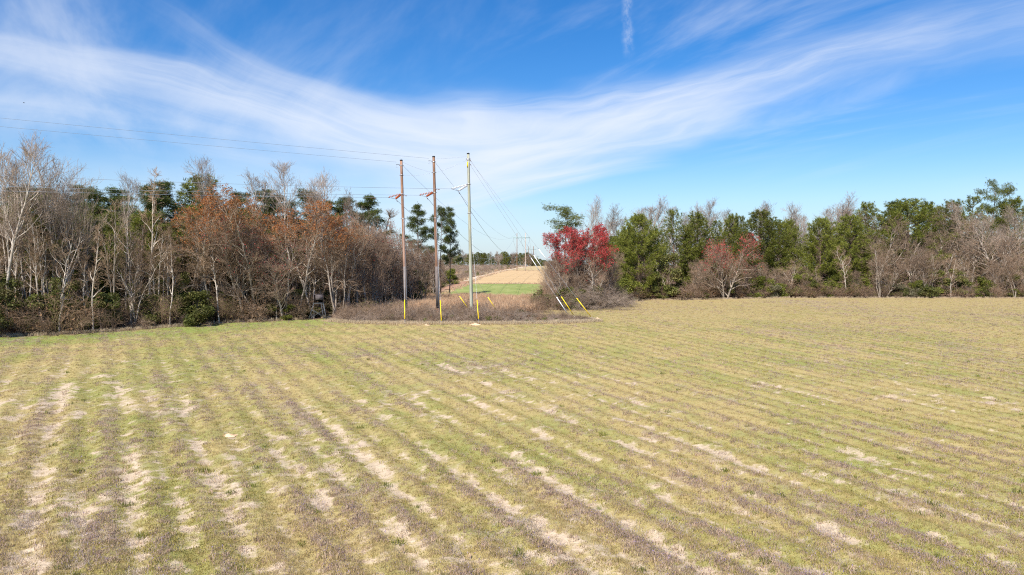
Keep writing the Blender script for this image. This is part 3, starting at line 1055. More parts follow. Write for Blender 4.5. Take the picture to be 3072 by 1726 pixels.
for k in range(2):
    bare_proto(f'mauve{k}', 'bark_grey', 'twig_mauve', 215 + k, 12, r0=0.12, stems=3, first=0.15, nlimb=14, llen=0.30, sub=7, twigs=6, tips=2, wob=0.14, stem_spread=0.24, shape='oval', up=0.06)
bare_proto('oak0', 'bark_grey', 'twig_mauve', 230, 17, r0=0.24, stems=2, first=0.25, nlimb=16, llen=0.42, lang=(0.6, 1.15), sub=7, twigs=6, tips=2, wob=0.19, stem_spread=0.16, shape='vase', up=0.07)
# the big red maple
bare_proto('maple', 'bark_grey', 'twig_mauve', 241, 15, blossom='red', bsize=0.085, bper=4, bfrac=0.95, dome=True, r0=0.15, stems=8, first=0.14, nlimb=13, llen=0.21, lang=(0.4, 0.9), sub=7, twigs=7, tips=2, wob=0.12, stem_spread=0.36, shape='oval', up=0.08, tup=0.05, even=True)
bare_proto('maple_small', 'bark_grey', 'twig_mauve', 251, 11, blossom='red', bsize=0.07, bper=2, bfrac=0.65, btop=(0.35, 0.9), r0=0.16, stems=3, first=0.10, nlimb=16, llen=0.40, lang=(0.7, 1.2), sub=7, twigs=6, tips=2, wob=0.12, stem_spread=0.20, shape='vase', up=0.05)

for k in range(4):
    T, L_ = young_pine(300 + k, H=13, base=(0.06, 0.10, 0.25, 0.12)[k], width=(0.31, 0.25, 0.22, 0.34)[k], dens=(1.4, 1.2, 0.85, 1.35)[k])
    proto(f'pine{k}', 13, [('trunk', T.mesh('trunk', M['bark_pine'])), ('needles', leaf_mesh('needles', L_, M['pine_needles']))])
for k in range(3):
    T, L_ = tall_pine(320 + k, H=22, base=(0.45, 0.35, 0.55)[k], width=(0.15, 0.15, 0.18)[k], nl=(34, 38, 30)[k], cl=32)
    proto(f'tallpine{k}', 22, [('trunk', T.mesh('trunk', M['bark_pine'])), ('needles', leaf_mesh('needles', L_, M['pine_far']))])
T, L_ = young_pine(335, H=13, base=0.05, width=0.36, dens=1.7)
M['pine_light'] = leaf_mat('light_pine_needles', (0.10, 0.125, 0.016), (0.31, 0.315, 0.055), (0.19, 0.20, 0.03), 0.5, 0.3, 0.05, 0.3)
proto('bigpine', 13, [('trunk', T.mesh('trunk', M['bark_pine'])), ('needles', leaf_mesh('needles', L_, M['pine_light']))])
T, L_ = tall_pine(340, H=20, base=0.76, width=0.115, nl=17, flat=True, lean=0.09, cl=24)
proto('flatpine', 20, [('trunk', T.mesh('trunk', M['bark_pine'])), ('needles', leaf_mesh('needles', L_, M['pine_needles']))])
T, L_ = tall_pine(345, H=20, base=0.62, width=0.145, nl=24, flat=True, lean=0.02, cl=30)
proto('layerpine', 20, [('trunk', T.mesh('trunk', M['bark_pine'])), ('needles', leaf_mesh('needles', L_, M['pine_needles']))])
for k in range(3):
    T, L_ = leafy_tree(360 + k, H=(7, 5, 4)[k], W=(4.2, 4.5, 4.5)[k], lumps=(16, 14, 12)[k])
    proto(f'ever{k}', (7, 5, 4)[k], [('stem', T.mesh('stem', M['bark_brown'])), ('leaves', leaf_mesh('leaves', L_, M['green_leaf']))])
for k in range(2):
    T, L_ = leafy_tree(370 + k, H=4, W=4, lumps=13, leaves=3600, size=0.09)
    proto(f'lime{k}', 4, [('stem', T.mesh('stem', M['bark_brown'])), ('leaves', leaf_mesh('leaves', L_, M['lime_leaf']))])
T, L_ = leafy_tree(380, H=3, W=3.4, lumps=14, leaves=4600, size=0.06)
proto('olive0', 3, [('stem', T.mesh('stem', M['bark_brown'])), ('leaves', leaf_mesh('leaves', L_, M['olive_leaf']))])
for k in range(4):
    C, tp_ = twig_shrub(400 + k, H=(2.8, 3.6, 2.4, 4.6)[k], W=(3.4, 3.4, 3.8, 3.0)[k], stems=44, arch=(1, 0.4, 1.4, 0)[k])
    r = np.random.default_rng(k)
    t = tp_[r.random(len(tp_)) < 0.35]
    proto(f'shrub{k}', (2.6, 3.4, 2.0, 4.4)[k], [('stems', C.mesh('stems', M[('twig_brown', 'twig_mauve', 'twig_mauve', 'twig_brown')[k]], False)),
                                               ('leaves', leaf_mesh('leaves', leaf_quads(r, t, 0.06), M['brown_leaf' if k != 3 else 'lime_leaf']))])
C, tp_ = twig_shrub(420, H=2.6, W=4.2, stems=80, sub=9, arch=1.8, tw=3)
proto('dome', 2.3, [('stems', C.mesh('stems', M['twig_grey'], False))])


def place(name, key, px, Y, top=None, H=None, rz=None, wide=1.0, label=None, cat='tree', group=None, X=None, tilt=None):
    h0, parts = PROTO[key]
    x = wx(px, Y) if X is None else X
    z = gz(x, Y) - 0.03
    if H is None:
        H = CAMH + (HOR - top) / F * Y - z
    s = H / h0
    o = empty(name, (x, Y, z), random.uniform(0, 2 * PI) if rz is None else rz, label, cat, group)
    o.scale = (s * wide, s * wide, s)
    if tilt: o.rotation_euler = (tilt[0], tilt[1], o.rotation_euler[2])
    for pn, me_ in parts:
        obj(pn, me_, o)
    return o


# ------------------------------------------------------------------ LEFT WOOD, named trees
G_LB = 'bare trees along the left wood'
N = [
 ('bare_tree', 'round0', 200, 86, 388, 1.0, 'widest bare tree, its round crown rising into the sky near the left edge'),
 ('bare_tree', 'tall2', 20, 80, 388, 1.0, 'tall bare tree cut by the left edge of the picture'),
 ('bare_tree', 'tall0', 60, 84, 470, 0.8, 'slender pale bare tree just left of the widest bare tree'),
 ('bare_tree', 'tall1', 378, 90, 492, 0.8, 'bare tree with thin upright crown right of the widest bare tree'),
 ('bare_tree', 'slim1', 440, 92, 505, 1.0, 'thin bare tree with feathery top between two dark pine tops'),
 ('bare_tree', 'tall3', 680, 112, 463, 0.95, 'egg shaped pale bare crown standing alone above the rust coloured trees'),
 ('bare_tree', 'tall1', 792, 112, 492, 1.0, 'pale bare crown second from the left above the rust coloured trees'),
 ('bare_tree', 'tall0', 882, 110, 478, 1.0, 'pale bare crown third from the left above the rust coloured trees'),
 ('bare_tree', 'tall2', 945, 112, 488, 1.0, 'broad pale bare crown, rightmost above the rust coloured trees'),
 ('bare_tree', 'vase0', 1095, 125, 562, 0.75, 'white limbed bare tree in front of the pine left of the poles'),
 ('bare_tree', 'slim0', 1165, 135, 630, 1.5, 'small pale bare crown just left of the first brown pole'),
]
for nm, key, px, Y, top, wide, lab in N:
    place(nm, key, px, Y, top, wide=wide, label=lab, group=G_LB)
random.seed(714)
RU = [(560, 96, 585, 'leftmost rust coloured tree'), (625, 97, 578, 'second rust coloured tree from the left'), (690, 98, 572, 'rust coloured tree below the egg shaped bare crown'),
      (760, 99, 568, 'brightest rust coloured tree with white limbs'), (820, 100, 585, 'rust coloured tree with dull red twigs beside it'),
      (880, 101, 600, 'rust coloured tree left of the broad bare crown'), (945, 102, 615, 'rust coloured tree under the broad bare crown'), (1000, 104, 640, 'rightmost rust coloured tree, lower than its neighbours')]
for k, (px, Y, top, lab) in enumerate(RU):
    place('rust_budded_tree', f'rusty{k % 3}', px, Y, top, wide=1.15, label=lab, group='rust coloured trees in the left wood')
RD = [(735, 97.5, 640, 'dull red budded tree among the rust coloured trees'), (850, 99, 705, 'low dull red tree below the rust coloured crowns'), (1062, 112, 650, 'dull red budded tree below the white limbed bare tree'),
      (1140, 122, 690, 'pinkish red budded tree left of the first brown pole'), (1190, 130, 700, 'pinkish budded tree touching the first brown pole'), (1005, 106, 735, 'small dull red tree right of the hunting stand')]
for k, (px, Y, top, lab) in enumerate(RD):
    place('red_budded_tree', f'redbud{k % 2}', px, Y, top, wide=1.1, label=lab, group='red budded trees in the left wood')
random.seed(713)
PN = [(95, 112, 548, 'tallpine0'), (250, 116, 552, 'tallpine1'), (300, 112, 570, 'tallpine2'), (350, 112, 560, 'tallpine1'), (408, 108, 548, 'tallpine0'), (500, 112, 540, 'tallpine1'), (582, 116, 533, 'pine1'), (625, 112, 556, 'tallpine0'),
      (800, 120, 565, 'tallpine1'), (858, 122, 580, 'tallpine0'), (925, 120, 572, 'tallpine2'), (985, 124, 598, 'tallpine1'), (1045, 128, 588, 'tallpine0'), (1112, 128, 583, 'tallpine1'), (160, 112, 560, 'tallpine2'), (10, 108, 555, 'tallpine0'), (720, 118, 572, 'tallpine1')]
PL = ['dark pine top at the left end of the wood beside the tall bare trunk', 'dark pine crown behind the widest bare tree on its right', 'loose dark pine crown two right of the widest bare tree',
      'dark pine crown behind the thin upright bare tree', 'dark pine top left of the feathery bare top', 'dark pointed pine top right of the feathery bare top', 'densest pine top, rising just left of the egg shaped bare crown',
      'dark pine at the left foot of the egg shaped bare crown', 'dark pine below the second pale bare crown', 'dark pine below the third pale bare crown', 'dark pine left of the broad bare crown', 'dark pine under the right side of the broad bare crown',
      'dark low pine right of the rust coloured trees', 'pine with loose crown behind the white limbed bare tree', 'dark pine crown behind the widest bare tree on its left', 'dark pine behind the tree cut by the left edge', 'dark pine between the first two pale bare crowns']
for (px, Y, top, key), lab in zip(PN, PL):
    place('pine_tree', key, px, Y, top, wide=1.25, label=lab, group='pines inside the left wood')
place('pine_tree', 'tallpine1', 1252, 158, 610, wide=1.0, label='tall open pine between the first and second brown poles', group='tall pines behind the poles')
place('pine_tree', 'tallpine2', 1322, 165, 620, wide=0.75, label='tall pine directly behind the second brown pole', group='tall pines behind the poles')
place('pine_tree', 'tallpine1', 1348, 170, 618, wide=0.62, rz=2.0, label='tall leaning pine just right of the second brown pole', group='tall pines behind the poles')
place('evergreen_tree', 'ever0', 1278, 158, 745, H=11, wide=0.75, label='dark evergreen tree at the end of the left wood between the brown poles', cat='tree')
place('evergreen_tree', 'ever0', 1235, 140, 735, H=8, wide=0.9, label='olive green bushy tree right of the first brown pole', cat='tree')
place('evergreen_shrub', 'lime0', 1357, 222, H=5.0, wide=1.2, label='round yellow green bush at the far tip of the left wood', cat='shrub')
place('evergreen_shrub', 'lime1', 868, 99.0, H=2.4, wide=1.3, label='pale green mounded bush left of the hunting stand', cat='shrub')
place('evergreen_shrub', 'ever1', 910, 103, H=4.6, wide=1.1, label='dark green bush right behind the hunting stand', cat='shrub')
place('evergreen_shrub', 'ever1', 1000, 108, H=4.2, wide=1.2, label='dark green bush to the right of the hunting stand', cat='shrub')
place('evergreen_shrub', 'ever2', 665, 98, H=4.2, wide=0.55, label='small glossy evergreen high among grey stems left of the stand', cat='shrub')

random.seed(612)
EX = [(1018, 103, 612, 'rusty1', 'rust tinged tree right of the hunting stand'), (1045, 107, 640, 'crook2', 'crooked white limbed tree right of the hunting stand'), (1075, 110, 628, 'redbud1', 'tall dull red tree left of the first brown pole'),
      (1098, 113, 650, 'stick1', 'upright pale trunks left of the first brown pole'), (1120, 115, 655, 'mauve0', 'full brown twigged tree left of the first brown pole'), (1150, 122, 668, 'redbud0', 'reddish twigged tree two metres left of the first brown pole'),
      (1178, 124, 690, 'mauve1', 'brown twigged tree just left of the first brown pole'), (1200, 128, 700, 'redbud1', 'reddish tree directly behind the first brown pole'), (1228, 132, 712, 'mauve0', 'brown twigged tree just right of the first brown pole'),
      (1250, 140, 725, 'mauve1', 'brown twigged tree midway between the brown poles'), (1272, 146, 735, 'redbud0', 'reddish brown tree left of the second brown pole'), (1300, 156, 742, 'mauve0', 'brown twigged tree behind the second brown pole')]
for px, Y, top, key, lab in EX:
    place('bare_tree', key, px, Y, top - (8 if key.startswith('mauve') else 18), wide=0.95, label=lab, group='trees at the right end of the left wood')

# fill of the left wood: rows of bare trees further and further in
def scatter_in(poly_, n, dmin, cond=None, seed=1, bounds=(-130, 80, 60, 262)):
    r = np.random.default_rng(seed)
    out = []
    tries = 0
    while len(out) < n and tries < n * 60:
        tries += 1
        x = r.uniform(bounds[0], bounds[1]); y_ = r.uniform(bounds[2], bounds[3])
        if not inside(poly_, np.array([x]), np.array([y_]))[0]: continue
        if cond and not cond(x, y_): continue
        if abs(x + 28.3) < 2.9 and y_ < 103.5: continue
        if any((x - a) ** 2 + (y_ - b_) ** 2 < dmin ** 2 for a, b_ in out): continue
        out.append((x, y_))
    return out


def edgeL(x, y_):
    return float(edge_dist(L_POLY, np.array([x]), np.array([y_]))[0])


def edgeR(x, y_):
    return float(edge_dist(R_POLY, np.array([x]), np.array([y_]))[0])


vis = lambda x, y_: abs(x) < 0.80 * y_ + 3
random.seed(701)
for k, (x, y_) in enumerate(scatter_in(L_POLY, 78, 1.6, lambda x, y_: abs(x) < 0.765 * y_ and 0.8 < edgeL(x, y_) < 9 and y_ < 112, 37)):
    place('slender_tree', f'stick{k % 4}', 0, y_, X=x, H=random.uniform(12.5, 17.0), wide=random.uniform(0.8, 1.1), label='upright pale trunks in the left wood', group='upright pale trunked trees in the left wood')
FL = 'bare trees massed along the front of the left wood'
random.seed(702)
for k, (x, y_) in enumerate(scatter_in(L_POLY, 52, 2.2, lambda x, y_: vis(x, y_) and edgeL(x, y_) < 8 and y_ < 128, 31)):
    key = random.choice(['crook0', 'crook1', 'crook2', 'crook3', 'crook4', 'slim0', 'slim1', 'slim2'])
    hh = random.uniform(9.0, 14.5) * (1 if y_ < 106 else 0.85)
    kk = key.startswith('slim')
    lab = 'slim straight bare tree in the crowded front of the left wood' if kk else 'crooked many-stemmed bare tree in the crowded front of the left wood'
    place('bare_tree', key, 0, y_, X=x, H=hh, wide=random.uniform(0.85, 1.1), label=lab, group='slim bare trees along the front of the left wood' if kk else FL)
random.seed(703)
for k, (x, y_) in enumerate(scatter_in(L_POLY, 46, 3.9, lambda x, y_: vis(x, y_) and 8 <= edgeL(x, y_) < 34 and y_ < 190, 32)):
    key = random.choice(['crook0', 'crook2', 'slim0', 'slim2', 'rusty1', 'tall1', 'mauve0'])
    hh = random.uniform(11, 16.0) * (1 if y_ < 115 else 0.82)
    if x > -26 and y_ > 110: hh *= 0.8
    place('bare_tree', key, 0, y_, X=x, H=hh, wide=random.uniform(1.0, 1.25), label='dim bare tree deeper inside the left wood', group='bare trees deep inside the left wood')
random.seed(704)
for k, (x, y_) in enumerate(scatter_in(L_POLY, 62, 4.2, lambda x, y_: vis(x, y_) and 13 <= edgeL(x, y_) < 42 and y_ < 150, 35)):
    place('pine_tree', random.choice(['pine0', 'pine3', 'tallpine1']), 0, y_, X=x, H=random.uniform(13.5, 17.2) * (1 if x < -26 or y_ < 108 else 0.8), wide=1.35, label='dark pine deep inside the left wood, mostly hidden by bare trees', group='dark pines deep inside the left wood')
random.seed(705)
for k, (x, y_) in enumerate(scatter_in(L_POLY, 18, 2.8, lambda x, y_: vis(x, y_) and edgeL(x, y_) < 5 and 128 <= y_ < 245 and x > -40, 36)):
    place('bare_tree', random.choice(['mauve0', 'mauve1', 'slim1', 'crook2', 'redbud0']), 0, y_, X=x, H=random.uniform(7.5, 11), wide=1.1, label='low bare tree on the side of the left wood facing the gap', group='bare trees on the gap side of the left wood')
sh = scatter_in(L_POLY, 84, 1.9, lambda x, y_: vis(x, y_) and edgeL(x, y_) < 6, 33)
for k, (x, y_) in enumerate(sh):
    key = random.choice(['shrub0', 'shrub1', 'shrub3', 'shrub2', 'shrub1', 'ever1', 'ever2', 'shrub3', 'shrub0'])
    ev = key.startswith('ever')
    place('evergreen_shrub' if ev else 'brown_shrub', key, 0, y_, X=x, H=random.uniform(2.2, 4.6), wide=1.15,
          label='leafy green bush in the undergrowth at the foot of the left wood' if ev else 'twiggy brown bush in the undergrowth at the foot of the left wood', cat='shrub',
          group='green bushes at the foot of the left wood' if ev else 'brown bushes at the foot of the left wood')
for px, Y, h, wd_ in [(40, 80, 8.0, 1.0), (215, 84, 7, 0.9), (300, 84, 5, 1.1), (560, 94, 8, .8), (805, 101, 9, .9), (255, 84, 4, 1.2), (460, 89, 4.5, 1.0), (90, 80.5, 5, 1.2), (745, 100, 6.5, 0.8)]:
    place('evergreen_tree', 'ever0' if h > 5.5 else 'ever1', px, Y, H=h, wide=wd_, label='vine covered green clump among the grey trunks of the left wood', cat='tree', group='green clumps among the left trunks')

random.seed(881)
# ------------------------------------------------------------------ RIGHT WOOD
place('red_maple', 'maple', 1745, 129, 668, wide=0.96, rz=0.4, label='large red flowering maple at the corner of the right wood', cat='tree')
place('bare_tree', 'crook1', 1800, 126, 770, wide=1.5, label='white limbed leaning tree in front of the red maple', cat='tree', tilt=(0, 0.35))
place('bramble_dome', 'dome', 1790, 122.5, H=4.2, wide=1.35, label='large grey bramble mound at the foot of the red maple', cat='bramble')
place('bramble_dome', 'dome', 1722, 121, H=3.2, wide=1.2, label='brownish bramble mound left of the large grey one under the maple', cat='bramble')
place('bramble_dome', 'dome', 1850, 130, H=3.2, wide=1.2, label='grey bramble mound right of the large one, beside the field edge', cat='bramble')
place('bare_tree', 'mauve0', 1830, 134, 735, wide=1.0, label='fine twigged brown tree right of the red maple', group='bare trees round the maple')
place('bare_tree', 'mauve1', 1672, 128, 745, wide=0.9, label='fine twigged low tree under the left side of the maple', group='bare trees round the maple')
place('pine_tree', 'flatpine', 1698, 168, 622, wide=1.5, rz=2.6, label='flat topped pine behind the red maple', cat='tree')
random.seed(711)
PR = [(1915, 157, 652, 'bigpine', 1.0, 'largest round pine, next right of the red maple'), (1872, 162, 690, 'pine3', 1.0, 'pine shoulder on the left of the largest round pine'), (1955, 163, 690, 'pine1', 1.0, 'pine shoulder on the right of the largest round pine'),
      (2020, 172, 636, 'pine2', 1.05, 'open pine standing alone right of the largest round pine'), (2100, 174, 640, 'pine1', 1.1, 'rounded pine second right of the open pine'), (2065, 174, 690, 'pine2', 1.0, 'low pine between the open pine and the rounded pine'),
      (2188, 176, 646, 'pine1', 0.85, 'narrow pine left of the small maple with red top'), (2222, 176, 655, 'pine2', 0.8, 'narrow pine directly behind the small maple'), (2280, 168, 640, 'pine0', 1.1, 'broad pine right of the small maple'),
      (2330, 170, 668, 'pine3', 1.0, 'pine shoulder right of the broad pine'), (2372, 172, 662, 'pine1', 0.8, 'pointed pine left of the big dark pine'), (2462, 164, 662, 'bigpine', 1.0, 'big dark round pine in the middle of the right wood'),
      (2545, 166, 652, 'pine0', 1.1, 'big pine leaning against the right of the dark round pine'), (2600, 178, 610, 'pine1', 0.9, 'pine spire above the pale twisted branches'), (2650, 182, 600, 'tallpine0', 1.1, 'tall pine left of the layered crown pine'),
      (2725, 172, 605, 'pine3', 1.35, 'wide dark pine with a pale broken limb'), (2768, 180, 618, 'pine3', 1.0, 'dark pine right of the pale broken limb'), (2845, 182, 606, 'pine1', 1.0, 'bright green pointed pine near the right edge'),
      (2905, 184, 598, 'pine2', 1.0, 'pine left of the layered flat crowned pine'), (3035, 186, 598, 'pine1', 1.1, 'pine at the right edge beyond the spreading bare tree'), (2155, 180, 668, 'pine2', .9, 'small pine top between the rounded pine and narrow pine')]
for px, Y, top, key, wd_, lab in PR:
    place('pine_tree', key, px, Y, top, wide=wd_, label=lab, group='pines in the right wood')
place('pine_tree', 'layerpine', 2962, 184, 563, wide=0.8, label='layered flat crowned pine, highest near the right edge', cat='tree')
place('evergreen_tree', 'ever0', 2000, 156, 742, wide=1.0, label='dark glossy magnolia-like tree right of the largest pine', cat='tree')
random.seed(712)
BR = [(1782, 176, 577, 'vase0', .75, 'bare tree with open fork behind the maple, highest on the right of it'), (1838, 180, 640, 'tall1', 1.0, 'faint bare crown between the forked bare tree and the largest pine'), (1925, 186, 583, 'vase0', .9, 'broad bare crown above the largest round pine'),
      (1975, 188, 615, 'tall0', 1.1, 'bare crown at the right side above the largest round pine'), (2085, 194, 590, 'vase1', .6, 'thin bare tree rising left of the rounded pine'), (2130, 194, 604, 'tall2', 1.0, 'bare crown right above the rounded pine'),
      (2215, 196, 618, 'tall3', .9, 'small faint bare crown above the narrow pines'), (2290, 190, 596, 'vase0', .85, 'dense bare crown above the broad pine'), (2335, 190, 600, 'tall1', 1.2, 'bare crown right of the dense bare crown'),
      (2410, 192, 606, 'vase1', .8, 'wide bare crown between the dense crown and the highest one'), (2482, 190, 574, 'vase0', .85, 'highest bare crown in the middle of the right wood'), (2540, 188, 600, 'tall2', 1.2, 'bare crown right of the highest bare crown'),
      (2582, 180, 625, 'oak0', .9, 'pale twisted bare tree right of the big pines'), (2640, 166, 640, 'oak0', .8, 'pale crooked bare tree in front of the wide dark pine'), (2830, 176, 620, 'oak0', .8, 'pale bare tree leaning left near the layered pine'),
      (2900, 172, 592, 'vase1', .8, 'tall pale bare tree left of the layered pine'), (2990, 166, 628, 'oak0', 1.15, 'wide spreading bare tree with pale limbs near the right edge'), (3075, 170, 612, 'vase0', 1.0, 'bare tree cut by the right edge'), (2730, 164, 680, 'oak0', .9, 'bare rounded tree below the wide dark pine')]
for px, Y, top, key, wd_, lab in BR:
    place('bare_tree', key, px, Y, top, wide=wd_ * 1.3, label=lab, group='bare trees of the right wood')
r = np.random.default_rng(555)
for k in range(24):
    px = 1800 + k * 54 + r.uniform(-18, 18)
    place('bare_tree', ['vase0', 'tall1', 'vase1', 'tall3', 'tall0'][k % 5], px, r.uniform(196, 212), r.uniform(608, 652), wide=1.25, label='faint bare crown at the back of the right wood', group='faint bare crowns at the back of the right wood')
place('red_maple', 'maple_small', 2178, 155.5, 700, wide=1.05, label='small spreading maple with thin red top at the right field edge', cat='tree')
place('red_maple', 'redbud0', 2265, 160, 755, H=9, wide=1.1, label='low red budded tree right of the small spreading maple', cat='tree')
place('bare_tree', 'crook3', 2545, 157, 730, wide=.95, label='white trunked bare tree with yellow leaves at the field edge', cat='tree')
place('bare_tree', 'slim0', 2838, 160, 760, wide=1.0, label='short white trunk standing at the right field edge', cat='tree')
random.seed(706)
for k, (x, y_) in enumerate(scatter_in(R_POLY, 70, 2.7, lambda x, y_: vis(x, y_) and edgeR(x, y_) < 11 and 122 < y_ < 175, 41, (5, 150, 118, 300))):
    px = x / y_ * F + CX
    key = random.choice(['mauve0', 'mauve1', 'crook0', 'crook2', 'crook4', 'slim2', 'mauve0', 'mauve1'])
    hh = random.uniform(6.5, 10.5) + (2.5 if px > 2600 else 0)
    place('low_tree', key, 0, y_, X=x, H=hh, wide=1.2, label='fine twigged bare tree in the front of the right wood', group='low bare trees in the front of the right wood')
random.seed(707)
for k, (x, y_) in enumerate(scatter_in(R_POLY, 60, 4.6, lambda x, y_: vis(x, y_) and 12 <= edgeR(x, y_) < 60 and y_ < 215, 42, (5, 175, 130, 300))):
    px = x / y_ * F + CX
    key = random.choice(['tall0', 'tall3', 'crook0', 'mauve1', 'slim1', 'vase0'])
    place('bare_tree', key, 0, y_, X=x, H=random.uniform(13, 18.5) + (2.0 if px > 2300 else 0), wide=1.15, label='dim bare tree deeper inside the right wood', group='bare trees deep inside the right wood')
random.seed(708)
for k, (x, y_) in enumerate(scatter_in(R_POLY, 36, 5.5, lambda x, y_: vis(x, y_) and 14 <= edgeR(x, y_) < 60 and y_ < 235, 43, (5, 190, 150, 300))):
    place('pine_tree', random.choice(['pine0', 'pine1', 'pine3']), 0, y_, X=x, H=random.uniform(11.5, 15.5), wide=1.3, label='dark pine deep inside the right wood, mostly hidden', group='dark pines deep inside the right wood')
random.seed(709)
for k, (x, y_) in enumerate(scatter_in(R_POLY, 14, 6.0, lambda x, y_: x < 0.052 * y_ + 10 and y_ > 165, 44, (5, 40, 150, 419))):
    place('bare_tree', random.choice(['mauve0', 'crook2', 'redbud1']), 0, y_, X=x, H=random.uniform(7, 10), wide=1.1, label='bare tree on the side of the right wood facing the gap', group='bare trees on the gap side of the right wood')
random.seed(710)
for k, (x, y_) in enumerate(scatter_in(R_POLY, 100, 1.9, lambda x, y_: vis(x, y_) and edgeR(x, y_) < 7 and y_ < 178 and x > 6, 45, (5, 150, 118, 200))):
    px = x / y_ * F + CX
    key = random.choice(['shrub0', 'shrub1', 'shrub2', 'shrub0', 'shrub2', 'shrub3', 'ever2', 'lime1'] + (['olive0', 'olive0', 'olive0'] if px > 2700 else ['shrub1']))
    kind = 'brown' if key.startswith('shrub') else ('olive' if key.startswith('olive') else 'green')
    place({'brown': 'brown_shrub', 'olive': 'grey_shrub', 'green': 'evergreen_shrub'}[kind], key, 0, y_, X=x, H=random.uniform(1.8, 3.8), wide=1.25,
          label={'brown': 'twiggy brown bush in the undergrowth at the foot of the right wood', 'olive': 'grey olive rounded bush near the right end of the field edge', 'green': 'small leafy green bush at the foot of the right wood'}[kind],
          cat='shrub', group={'brown': 'brown bushes at the foot of the right wood', 'olive': 'grey olive bushes at the right end', 'green': 'green bushes at the foot of the right wood'}[kind])

for px, Y, h, key in [(1905, 153, 4.2, 'lime0'), (1968, 155, 3.5, 'ever1'), (2050, 157, 5.2, 'lime1'), (2110, 158, 4.6, 'ever2'), (2290, 157, 5.0, 'lime0'), (2325, 157, 3.6, 'olive0'), (2400, 158, 5.6, 'lime1'),
                      (2430, 157, 4.4, 'ever1'), (2495, 157, 3.8, 'lime0'), (2600, 158, 4.4, 'lime1'), (2690, 159, 4.8, 'ever0'), (2760, 157, 4.0, 'lime0'), (2800, 160, 6.5, 'lime1'), (2870, 158, 7.5, 'ever0'), (2950, 158, 4.6, 'lime0'), (3030, 158, 5.5, 'lime1'), (1870, 150, 5.0, 'lime0'), (1700, 124, 4.0, 'lime1')]:
    place('evergreen_shrub', key, px, Y, H=h, wide=1.15, label='tall leafy olive green bush at the foot of the right wood', cat='shrub', group='tall green bushes of the right wood')

# ------------------------------------------------------------------ far wood beyond the crest
r = np.random.default_rng(77)
for k in range(46):
    px = 1328 + k * 6.0 + r.uniform(-3, 3)
    Y = r.uniform(478, 515)
    if k % 2:
        place('far_pine', ['pine0', 'pine3', 'pine1'][k % 3], px, Y, H=r.uniform(7, 10.5), wide=1.3, label='distant dark pine in the tree line beyond the crest', cat='tree', group='distant pines beyond the crest')
    else:
        place('far_bare_tree', ['tall0', 'vase0', 'mauve0', 'tall3'][(k // 2) % 4], px, Y, H=r.uniform(7, 11), wide=1.2, label='distant grey bare tree in the tree line beyond the crest', cat='tree', group='distant bare trees beyond the crest')
for px, top, key, lab in [(1391, 748, 'vase0', 'tallest distant bare tree, left of the green pole'), (1497, 752, 'vase1', 'distant bare tree with round crown right of the green pole'), (1515, 762, 'pine1', 'distant dark pine poking above the far tree line'), (1573, 766, 'redbud0', 'distant yellowish bare tree behind the nearest frame tower')]:
    place('far_tree', key, px, 476, top, wide=1.1, label=lab, cat='tree')
for k in range(14):
    px = 1592 + k * 9.2
    Y = 700 + r.uniform(-30, 120)
    top = 774 + (px - 1592) * 0.12 + r.uniform(-3, 3)
    H_ = max(5, CAMH + (HOR - top) / F * Y - gz(wx(px, Y), Y))
    place('far_pine', ['pine0', 'pine3', 'pine1'][k % 3], px, Y, H=H_, wide=1.5, label='very distant dark pine at the end of the cleared corridor', cat='tree', group='very distant pines at the end of the corridor')

